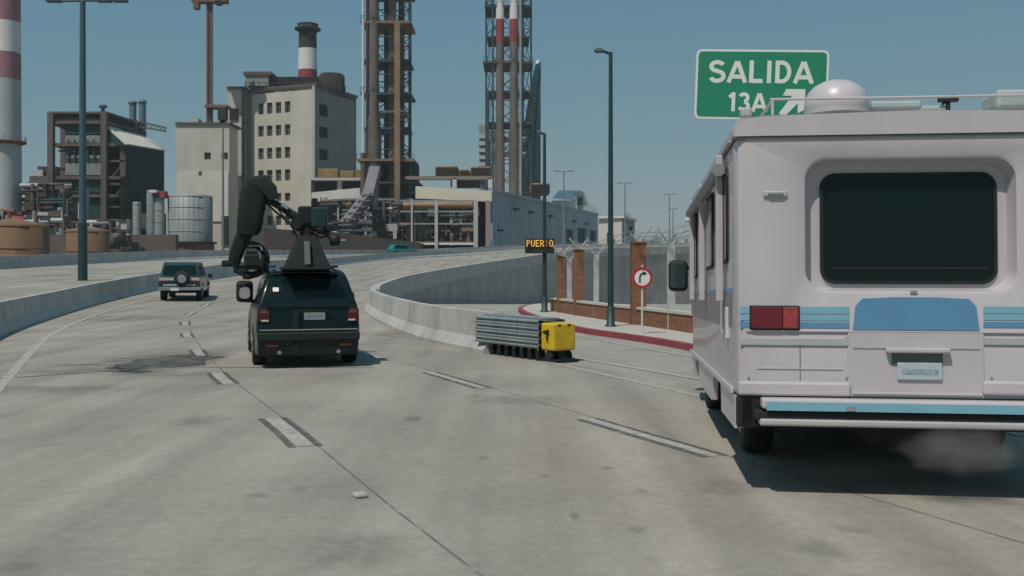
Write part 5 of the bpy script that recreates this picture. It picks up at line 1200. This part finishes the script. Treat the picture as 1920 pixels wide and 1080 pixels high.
# red lattice mast
def lattice(px, hwpx, py0, py1, Y, rot, bays, mt, parent, legr, legname='mast_leg', bracename='bracing', lm=None):
    """four legs plus X bracing; py0 top"""
    c = PX(px, Y); h = hwpx * Y / F; z0 = PZ(py1, Y) if py1 is not None else GZ; z1 = PZ(py0, Y); cs = []
    for k in range(4):
        a = rot + math.pi / 4 + k * math.pi / 2; cs.append((c + h * math.cos(a) * 1.3, Y + h * math.sin(a) * 1.3))
        put(M().tube((cs[-1][0], cs[-1][1], z0), (cs[-1][0], cs[-1][1], z1), legr, n=6), legname, lm or mt, parent)
    mm = M(); zs = [z0 + (z1 - z0) * i / bays for i in range(bays + 1)]
    for k in range(4):
        a, b = cs[k], cs[(k + 1) % 4]
        for i in range(bays):
            mm.tube((*a, zs[i]), (*b, zs[i + 1]), legr * .4, n=4, caps=False); mm.tube((*b, zs[i]), (*a, zs[i + 1]), legr * .4, n=4, caps=False); mm.tube((*a, zs[i]), (*b, zs[i]), legr * .5, n=4, caps=False)
    put(mm, bracename, mt, parent); return cs
red_mast = mat('red_mast_steel', (.20, .11, .09), .8, var=.2, scale=.3)
ms = root('lattice_mast', (PX(393, 296), 296, PZ(225, 296)), 0, 'reddish lattice mast rising off the frame above the beige annex roof', 'mast')
lattice(393, 4.5, -40, 228, 296, .3, 34, red_mast, ms, .32)
put(bx(383, 425, 196, 201, 293, 5), 'platform', red_mast, ms); put(bx(358, 424, -4, 3, 294, 3), 'lamp_platform', rust, ms); put(bx(362, 372, 3, 16, 294, 2), 'floodlight', rust, ms); put(bx(404, 414, 1, 8, 294, 2), 'floodlight', chim_dark, ms)
put(bx(408, 422, 201, 224, 293, 3), 'machinery', chim_dark, ms)

# stack towers
def stack_tower(px, hwpx, Y, levels, label, flues, rot, bays):
    t = root('stack_tower', (PX(px, Y), Y, GZ), 0, label, 'stack tower')
    cs = lattice(px, hwpx, -60, None, Y, rot, bays, lattice_m, t, .30, 'tower_leg', 'bracing')
    for i, (fx, fr, segs, dy) in enumerate(flues):
        for a, b_, mt, k in segs:
            z0 = GZ if a is None else PZ(a, Y); put(M().tube((PX(fx, Y), Y + dy, z0), (PX(fx, Y), Y + dy, PZ(b_, Y)), fr * Y / F * k, n=18), 'flue', mt, t)
    h = hwpx * Y / F * 1.05
    for py, ex, mt in levels:
        z = PZ(py, Y); hx = h * ex; mm = M(); mm.box((PX(px, Y), Y, z), (2 * hx, 2 * hx, .6))
        o = put(mm, 'platform', mt, t)
        mm = M()
        for k in range(9):
            x = PX(px, Y) - hx + 2 * hx * k / 8; mm.tube((x, Y - hx - .4, z), (x, Y - hx - .4, z + 1.4), .06, n=4)
        mm.beam((PX(px, Y) - hx, Y - hx - .4, z + 1.4), (PX(px, Y) + hx, Y - hx - .4, z + 1.4), .1); put(mm, 'railing', lattice_m, o)
    return t
Y1 = 250.0
t1 = stack_tower(729, 43, Y1, [(52, 1.02, tan_steel), (122, .95, lattice_m), (183, 1.02, lattice_m), (215, .8, galv), (246, .9, lattice_m), (305, 1.15, tan_steel), (-10, 1, lattice_m)],
    'tall dark lattice tower carrying brown flues, nearest to the beige factory block',
    [(706, 9.5, [(None, 225, flue_m, 1.25), (225, 6, flue_m, 1), (6, -60, chim_red, 1)], -5.0), (728, 11, [(None, -60, teal_clad, 1)], 3), (737, 8, [(None, 5, tan_steel, 1), (5, -60, chim_red, 1)], -2), (752, 6, [(None, -60, rust, 1)], 1)], .12, 9)
put(M().box((PX(745, Y1 - 8), Y1 - 8, (GZ + PZ(40, Y1 - 8)) / 2), (1.3, 1.3, PZ(40, Y1 - 8) - GZ)), 'tan_column', tan_steel, t1)
put(M().tube((PX(681, Y1 - 6), Y1 - 6, PZ(300, Y1)), (PX(681, Y1 - 6), Y1 - 6, PZ(-40, Y1)), .35, n=8), 'white_pole', pole_light, t1)
put(M().tube((PX(681, Y1 - 6), Y1 - 6, GZ), (PX(681, Y1 - 6), Y1 - 6, PZ(292, Y1)), .65, n=8), 'rust_pole', rust, t1)
put(M().tube(P(700, 240, Y1 - 4), P(700, 330, Y1 - 4), 2.0, n=14), 'lower_duct', mat('pale_brown_duct', (.22, .2, .18), .8), t1)
put(M().lathe((PX(762, Y1), Y1, GZ), [(3.2, 0), (3.2, PZ(312, Y1) - GZ), (2.6, PZ(306, Y1) - GZ)], 18), 'dark_drum', chim_dark, t1)
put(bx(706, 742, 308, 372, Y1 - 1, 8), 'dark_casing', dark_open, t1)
put(bx(690, 790, 372, 460, Y1 + 3, 6), 'base_shade', dark_open, t1)  # dark box standing in for the shade at the tower foot
for py, mt in ((340, lattice_m), (372, galv), (412, galv), (452, rust)):
    put(bx(690, 785, py, py + 4, Y1 - 6, 12), 'base_platform', mt, t1)
Y2 = 330.0
t2 = stack_tower(953, 39, Y2, [(22, 1.05, lattice_m), (78, .95, lattice_m), (125, 1.12, brown_c), (178, .95, lattice_m), (236, 1.0, lattice_m), (262, .8, galv), (290, .8, galv), (-20, 1, lattice_m)],
    'second lattice tower holding two red and white banded flues beside the teal skyscraper',
    [(938, 7.5, [(None, 250, flue_m, 1.15), (250, 88, flue_m, 1), (88, 46, chim_red, 1.02), (46, -10, chim_white, 1.02), (-10, -60, chim_red, 1.02)], -6.6), (963.5, 8, [(None, 250, flue_m, 1.15), (250, 88, flue_m, 1), (88, 46, chim_red, 1.02), (46, -5, chim_white, 1.02), (-5, -60, chim_red, 1.02)], -6.6)], .2, 10)
put(M().tube((PX(976, Y2 - 9), Y2 - 9, GZ), (PX(976, Y2 - 9), Y2 - 9, PZ(-30, Y2)), .42, n=8), 'white_pole', galv, t2)
put(M().tube((PX(915, Y2 - 8), Y2 - 8, GZ), (PX(915, Y2 - 8), Y2 - 8, PZ(180, Y2)), .4, n=8), 'side_pipe', lattice_m, t2)

# striped stair block behind tower two
sbk = root('apartment_block', (PX(912, 360), 360, GZ), 0, 'distant grey block with stacked balconies left of the second lattice tower', 'building')
put(bx(898, 928, 234, None, 362, 10), 'wall', mat('grey_render', (.25, .27, .28), .9), sbk)
for k in range(7): put(bx(898, 915, 252 + k * 13, 259 + k * 13, 360.5, 1.6), 'balcony', chim_grey, sbk)

# glass skyscraper
Yg2 = 470.0
gt_ = root('skyscraper', (PX(1000, Yg2), Yg2, GZ), 0, 'distant teal glass skyscraper with a sail-shaped pointed top', 'building')
zpts = [(350, 976), (260, 982), (200, 988), (160, 995), (118, 1004)]
loops = []
for py, pl0 in [(None, 974)] + zpts:
    z = GZ if py is None else PZ(py, Yg2); loops.append([Vector((PX(pl0, Yg2), Yg2 + 5, z)), Vector((PX((pl0 + 1013) / 2 + 4, Yg2), Yg2 - 4, z)), Vector((PX(1013, Yg2), Yg2 + 4, z)), Vector((PX(1013, Yg2), Yg2 + 14, z)), Vector((PX(pl0, Yg2), Yg2 + 14, z))])
put(M().loft(loops), 'glass_body', teal_glass_d, gt_)
put(M().loft([[l[1] + Vector((.6, -.4, 0)), l[2] + Vector((.3, -.6, 0)), l[2] + Vector((.3, .6, 0)), l[1] + Vector((.6, .6, 0))] for l in loops]), 'glass_fin', teal_glass, gt_)
put(M().tube(P(1009, 120, Yg2), P(1009, 112, Yg2), 1.2, .5, 10), 'beacon', chim_white, gt_)
mm = M()
for k in range(46):
    py = 130 + k * 7; pl0 = next((b0 + (a0 - b0) * 0 for a0, b0 in [(0, 0)]), 0); l = None
    z = PZ(py, Yg2)
    lo_ = [q for q in loops if q[0].z <= z]; hi_ = [q for q in loops if q[0].z >= z]
    if not lo_ or not hi_: continue
    a0, b0 = lo_[-1], hi_[0]; t = 0 if a0 is b0 else (z - a0[0].z) / (b0[0].z - a0[0].z); q0 = a0[0].lerp(b0[0], t); q1 = a0[1].lerp(b0[1], t); mm.beam(q0 + Vector((0, -.3, 0)), q1 + Vector((0, -.5, 0)), .5)
put(mm, 'floor_lines', teal_glass, gt_)

# middle process building
Ym = 228.0
pr_ = root('process_building', (PX(850, Ym), Ym, GZ), 0, 'low process hall with cream gable wall and open pipe bays before the towers', 'building')
q = [P(779, 349, Ym + 3), P(922, 358, Ym + 1), P(922, 378, Ym + 1), P(779, 372, Ym + 3)]
put(M().plate(q, (0, 1, 0), 12), 'gable_wall', mat('cream_cladding', (.60, .56, .47), .8, var=.08, scale=.2), pr_)
put(bx(762, 800, 378, None, Ym + 6, 5), 'bay_back', dark_open, pr_); put(bx(800, 915, 378, None, Ym + 6, 5), 'bay_back', dark_open, pr_)
for px, wd in ((818, 6), (892, 8), (772, 3), (915, 9)):
    put(bx(px - wd / 2, px + wd / 2, 376, None, Ym - 1, .8), 'bay_column', chim_grey if wd != 9 else mat('pinkish_column', (.30, .22, .22), .8), pr_)
for py, h_, mt in ((375, 3, galv), (395, 3, galv), (418, 3, galv), (452, 3, rust), (455, 4, chim_white)):
    put(bx(750, 892, py, py + h_, Ym - .6, .7), 'bay_beam', mt, pr_)
put(M().tube(P(756, 386, Ym + 1.5), P(886, 384, Ym + 1.5), .85, n=14), 'insulated_pipe', pipe_orange, pr_)
put(M().path([P(886, 384, Ym + 1.5), P(892, 390, Ym + 1.5), P(893, 405, Ym + 1.5)], .85, 12), 'pipe_elbow', pipe_orange, pr_)
put(bx(760, 922, 330, 336, Ym + 14, 3), 'roof_gantry', mat('gantry_brown', (.2, .17, .15), .9), pr_)
for px in (852, 919): put(bx(px - 4, px + 4, 334, 352, Ym + 14, 2), 'gantry_column', chim_grey, pr_)
for a, b_, tp in ((816, 858, 311), (861, 880, 317), (882, 921, 312), (995, 1031, 343)):
    put(bx(a, b_, tp, tp + 20, Ym + 15, 8), 'cooling_box', crate_m, pr_, bev=.3)
    cbx = pr_.children[-1]; mm = M()
    for k in range(5): bx(a + 1, b_ - 1, tp + 3 + k * 3.4, tp + 4.3 + k * 3.4, Ym + 14.7, .4, mm)
    put(mm, 'louvres', chim_dark, cbx)
put(bx(845, 900, 338, 350, Ym + 18, 5), 'roof_clutter', pipe_dark, pr_)
clutter('pipe_rack', 'white valves and brown pipes filling the open bays right of the lattice tower', 'pipework', 800, 885, 392, 450, Ym + 1, 120, [chim_grey, brown_c, pipe_dark, chim_white, tan_steel, pipe_dark], 21, 3)
clutter('pipe_rack', 'dense pipework and ducts at the foot of the first lattice tower', 'pipework', 600, 790, 375, 460, 234, 210, [chim_grey, brown_c, pipe_dark, pipe_dark, rust, lattice_m], 22, 6)
ss = root('pipe_shelf', (PX(632, 236), 236, GZ), 0, 'white louvred shelf unit below the lilac conveyor', 'equipment rack')
for k in range(4): put(bx(679, 696, 398 + k * 14, 405 + k * 14, 230, 2), 'louvre_shelf', chim_white, ss)

# left process building next to the tower
Yn = 262.0
pn = root('switch_house', (PX(630, Yn), Yn, GZ), 0, 'switch house with a white canopy between the beige block and lattice tower', 'building')
put(bx(583, 680, 340, None, Yn + 4, 8), 'rear_wall', dark_open, pn); put(bx(583, 680, 333, 338, Yn, 6), 'roof_slab', chim_grey, pn)
put(bx(632, 641, 338, 358, Yn + 1, 1), 'column', chim_grey, pn); put(bx(583, 588, 338, 460, Yn + 1, 1), 'column', pipe_dark, pn)
q = [P(584, 361, Yn - 6), P(674, 352, Yn - 6), P(676, 377, Yn - 6), P(584, 377, Yn - 6)]
put(M().plate(q, (0, 1, 0), 5), 'white_canopy', chim_white, pn)
for a, b_, t_p in ((596, 634, 316), (637, 664, 320), (666, 680, 318)): put(bx(a, b_, t_p, 333, Yn + 1, 4), 'roof_crate', mat('yellow_brown_crate', (.25, .18, .06), .85, var=.3, scale=.5), pn, bev=.2)
put(bx(600, 670, 379, 386, Yn - 5, 1), 'orange_beam', pipe_orange, pn)
mm = M()
for py in (392, 405, 418, 430): bx(585, 680, py, py + 2.5, Yn - 6, .6, mm)
put(mm, 'handrail', galv, pn)
dw = root('dark_shed', (PX(650, 222), 222, GZ), 0, 'long dark brown shed roof just above the far barrier behind the crane', 'shed')
q = [P(495, 428, 224), P(640, 436, 222), P(790, 456, 220), P(790, 480, 220), P(495, 480, 224)]
put(M().plate(q, (0, 1, 0), 6), 'shed_wall', mat('dark_brown_sheet', (.05, .042, .038), .9, var=.2, scale=.2), dw)
lc = root('conveyor', P(700, 330, 226), 0, 'sloping lilac grey conveyor duct at the foot of the lattice tower', 'conveyor')
mm = M(); mm.beam(P(704, 318, 240), P(690, 372, 232), 2.6, 2.2); mm.beam(P(692, 366, 232), P(648, 422, 226), 2.6, 2.2); put(mm, 'duct', lilac, lc, bev=.2)
mm = M(); 
for k in range(6): p_ = P(692, 366, 231).lerp(P(648, 422, 225), k / 5); mm.box(p_, (2.9, 2.4, .3))
put(mm, 'duct_flange', lilac, lc)

# warehouse
Yw = 232.0
wh = root('warehouse', (PX(922, Yw), Yw, GZ), 0, 'long blue grey warehouse stretching away behind the retaining wall', 'building')
W0 = (PX(922, Yw), Yw); W1 = (PX(1121, 345), 345.0); zc0 = PZ(356, Yw); zc1 = PZ(402, 345)
dw_ = Vector((W1[0] - W0[0], W1[1] - W0[1], 0)); Lw = dw_.length; dw_.normalize(); inW = Vector((-dw_.y, dw_.x, 0))
hs = []
def uw(px):
    a = Vector((W0[0], W0[1])); return ((px - 960) / F * a.y - a.x) / (dw_.x - (px - 960) / F * dw_.y)
for a, b_, t_, in ((1062, 1076, 430), (1083, 1100, 428), (1106, 1118, 432)):
    Ym_ = W0[1] + dw_.y * uw((a + b_) / 2); hs.append((uw(a), uw(b_), GZ + .1, PZ(t_, Ym_)))
mm = M(); facade(mm, W0, W1, GZ, zc1, hs, .8, inW); put(mm, 'side_wall', warehouse_m, wh, fix=False)
windows(wh, W0, W1, hs, .8, inW, mt=teal_clad)
for ch_ in [c for c in wh.children if c.name.startswith('window')]: ch_.name = 'loading_door'
mm = M(); mm.add([(W0[0], W0[1], zc1), (W1[0], W1[1], zc1), (W1[0], W1[1], zc1 + .01), (W0[0], W0[1], zc0)], [(0, 1, 2, 3)]); put(mm, 'upper_wall', warehouse_m, wh, fix=False)
bk = inW * 22
mm = M(); mm.add([(W0[0], W0[1], zc0), (W1[0], W1[1], zc1), Vector((W1[0], W1[1], zc1)) + bk, Vector((W0[0], W0[1], zc0)) + bk], [(0, 1, 2, 3)]); put(mm, 'roof', roof_white, wh, fix=False)
mm = M(); mm.beam((W0[0], W0[1] - .2, zc0), (W1[0], W1[1] - .2, zc1), .6); put(mm, 'eaves', chim_grey, wh)
mm = M(); mm.beam((W0[0] - .3, W0[1], GZ), (W0[0] - .3, W0[1], zc0 + .2), 1.0); put(mm, 'corner_post', mat('blue_grey_post', (.25, .33, .38), .7), wh)  # post in a deeper blue grey than the cladding
mm = M()
for k in range(1, 46):
    u = Lw * k / 46; p_ = Vector((W0[0], W0[1], 0)) + dw_ * u - inW * .05; zt_ = zc0 + (zc1 - zc0) * k / 46
    if not any(h[0] - .3 < u < h[1] + .3 for h in hs): mm.beam((p_.x, p_.y, GZ), (p_.x, p_.y, zt_ - .2), .14)
put(mm, 'cladding_ribs', warehouse_m, wh)
for px, py in ((965, 392), (993, 398), (1030, 405), (1075, 415), (1098, 420)):
    u = uw(px); p_ = Vector((W0[0], W0[1], 0)) + dw_ * u - inW * .5; put(M().box((p_.x, p_.y, PZ(py, p_.y)), (3.0, 1, .4), rot=math.atan2(dw_.y, dw_.x)), 'wall_light', pipe_dark, wh)
put(M().box((W0[0] + 2, W0[1] - .1, PZ(432, Yw)), (3, .6, .5), rot=math.atan2(dw_.y, dw_.x)), 'wall_light', pipe_dark, wh)
# arched gable and white roof behind
gb_ = root('arched_hall', (PX(1100, 350), 350, GZ), 0, 'white roofed hall with a rounded gable beyond the warehouse roof', 'building')
Yh = 352.0
arcp = [P(1088 + 16 * math.cos(R_(180 - 18 * k)), 378 - 20 * math.sin(R_(18 * k)), Yh) for k in range(11)]
put(M().plate([P(1072, 460, Yh)] + arcp + [P(1120, 392, Yh), P(1120, 460, Yh)], (0, 1, 0), 1.5), 'gable', warehouse_m, gb_)
put(M().add([P(1036, 372, Yh - 10), P(1080, 376, Yh - 4), P(1090, 357, Yh + 8), P(1048, 357, Yh + 8)], [(0, 1, 2, 3)]), 'white_roof', roof_white, gb_, fix=False)
put(bx(1036, 1082, 376, None, Yh - 4, 8), 'hall_body', warehouse_m, gb_)
put(bx(1084, 1092, 370, 384, Yh - .5, .6), 'gable_vent', teal_clad, gb_)

# white block
wb = root('white_block', (PX(1157, 420), 420, GZ), 0, 'small white flat roofed building seen past the tall green lamp', 'building')
Yb2 = 420.0
A3 = (PX(1123, Yb2 + 4), Yb2 + 4); B3 = (PX(1166, Yb2), Yb2); C3 = (PX(1190, 450), 450.0); D3 = (PX(1148, 456), 456.0)
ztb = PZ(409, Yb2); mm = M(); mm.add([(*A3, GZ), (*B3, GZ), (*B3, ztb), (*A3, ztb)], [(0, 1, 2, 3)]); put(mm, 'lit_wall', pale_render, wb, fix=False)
mm = M(); mm.add([(*B3, GZ), (*C3, GZ), (*C3, ztb), (*B3, ztb)], [(0, 1, 2, 3)]); put(mm, 'shaded_wall', beige_shaded, wb, fix=False)  # shade of this side put into the darker render
put(M().prism([(A3[0] - 1, A3[1] - 1), (B3[0] + .8, B3[1] - 1.2), (C3[0] + 1, C3[1]), D3], ztb, ztb + .9), 'roof_slab', chim_white, wb)
put(bx(1138, 1150, 436, 470, Yb2 - .2, .3), 'door', pipe_dark, wb)
put(bx(1176, 1186, 425, 440, 436, .4), 'window', dark_open, wb)
put(bx(1172, 1182, 400, 407, 440, 4), 'roof_hut', beige_shaded, wb)

# distant skyline right
for i, (a, b_, t_, lab, nm, cat) in enumerate(((1194, 1222, 452, 'low dark harbour shed just above the parapet right of the white block', 'harbour_shed', 'shed'), (1225, 1240, 447, 'stubby grey harbour tower left of the barbed post', 'harbour_tower', 'tower'), (1262, 1272, 447, 'tall thin harbour tower between the barbed post and the motorhome', 'harbour_tower', 'tower'), (1276, 1300, 455, 'low harbour shed next to the motorhome edge', 'harbour_shed', 'shed'))):
    s_r = root(nm, (PX((a + b_) / 2, 700), 700, GZ), 0, lab, cat)
    put(bx(a, b_, t_, None, 700, 15), 'block', grey_pole, s_r); put(bx((a + b_) / 2 - 2, (a + b_) / 2 + 2, t_ - 7, t_, 700, 5), 'mast', grey_pole, s_r)

# double-armed far lamps
def lamp_T(px, top, Y, armpx, label, mt=grey_pole):
    r = root('street_lamp', (PX(px, Y), Y, drop(PX(px, Y), Y)), 0, label, 'street lamp', 'double-armed lamps along the highway'); z0 = drop(PX(px, Y), Y); z = PZ(top, Y)
    put(M().tube((PX(px, Y), Y, z0), (PX(px, Y), Y, z), .17, .09, 8), 'pole', mt, r)
    mm = M()
    for s in (-1, 1): mm.tube((PX(px, Y), Y, z), (PX(px, Y) + s * armpx * Y / F, Y, z + .12), .07, n=6)
    put(mm, 'arm', mt, r)
    for s in (-1, 1): put(M().box((PX(px, Y) + s * armpx * Y / F, Y, z + .1), (.7, .35, .16)), 'lamp_head', mt, r)
    return r
lamp_T(1057, 322, 162, 13, 'double-armed lamp in front of the warehouse right of the message board')
lamp_T(1172, 344, 196, 11, 'double-armed lamp standing above the white building')
lamp_T(1255, 365, 225, 10, 'farthest double-armed lamp just left of the motorhome')
lamp_T(1262, 392, 240, 6, 'small double-armed lamp low beside the barbed post')
lamp_T(418, 230, 112, 1, 'thin grey lamp pole in front of the beige annex')
# tall lamp post on the left carriageway
lp = hit(155, 526, 1)
r = root('street_lamp', lp, 0, 'tall blue grey lamp post standing on the left carriageway by the median', 'street lamp')
bl = mat('blue_grey_pole', (.045, .095, .12), .6, var=.1)
zt_ = PZ(2, lp.y)
put(M().tube(lp, (lp.x, lp.y, zt_), .22, .15, 12), 'pole', bl, r)
put(M().tube(lp, (lp.x, lp.y, lp.z + 3.2), .26, .25, 12), 'base_sleeve', pole_dark, r)
mm = M(); mm.tube((lp.x - 1.7, lp.y, zt_), (lp.x + 2.2, lp.y, zt_ + .05), .07, n=8); put(mm, 'cross_arm', bl, r)
for dx in (-1.6, 1.2, 2.1): put(M().box((lp.x + dx, lp.y, zt_ + .02), (.8, .4, .18)), 'lamp_head', bl, r, bev=.04)
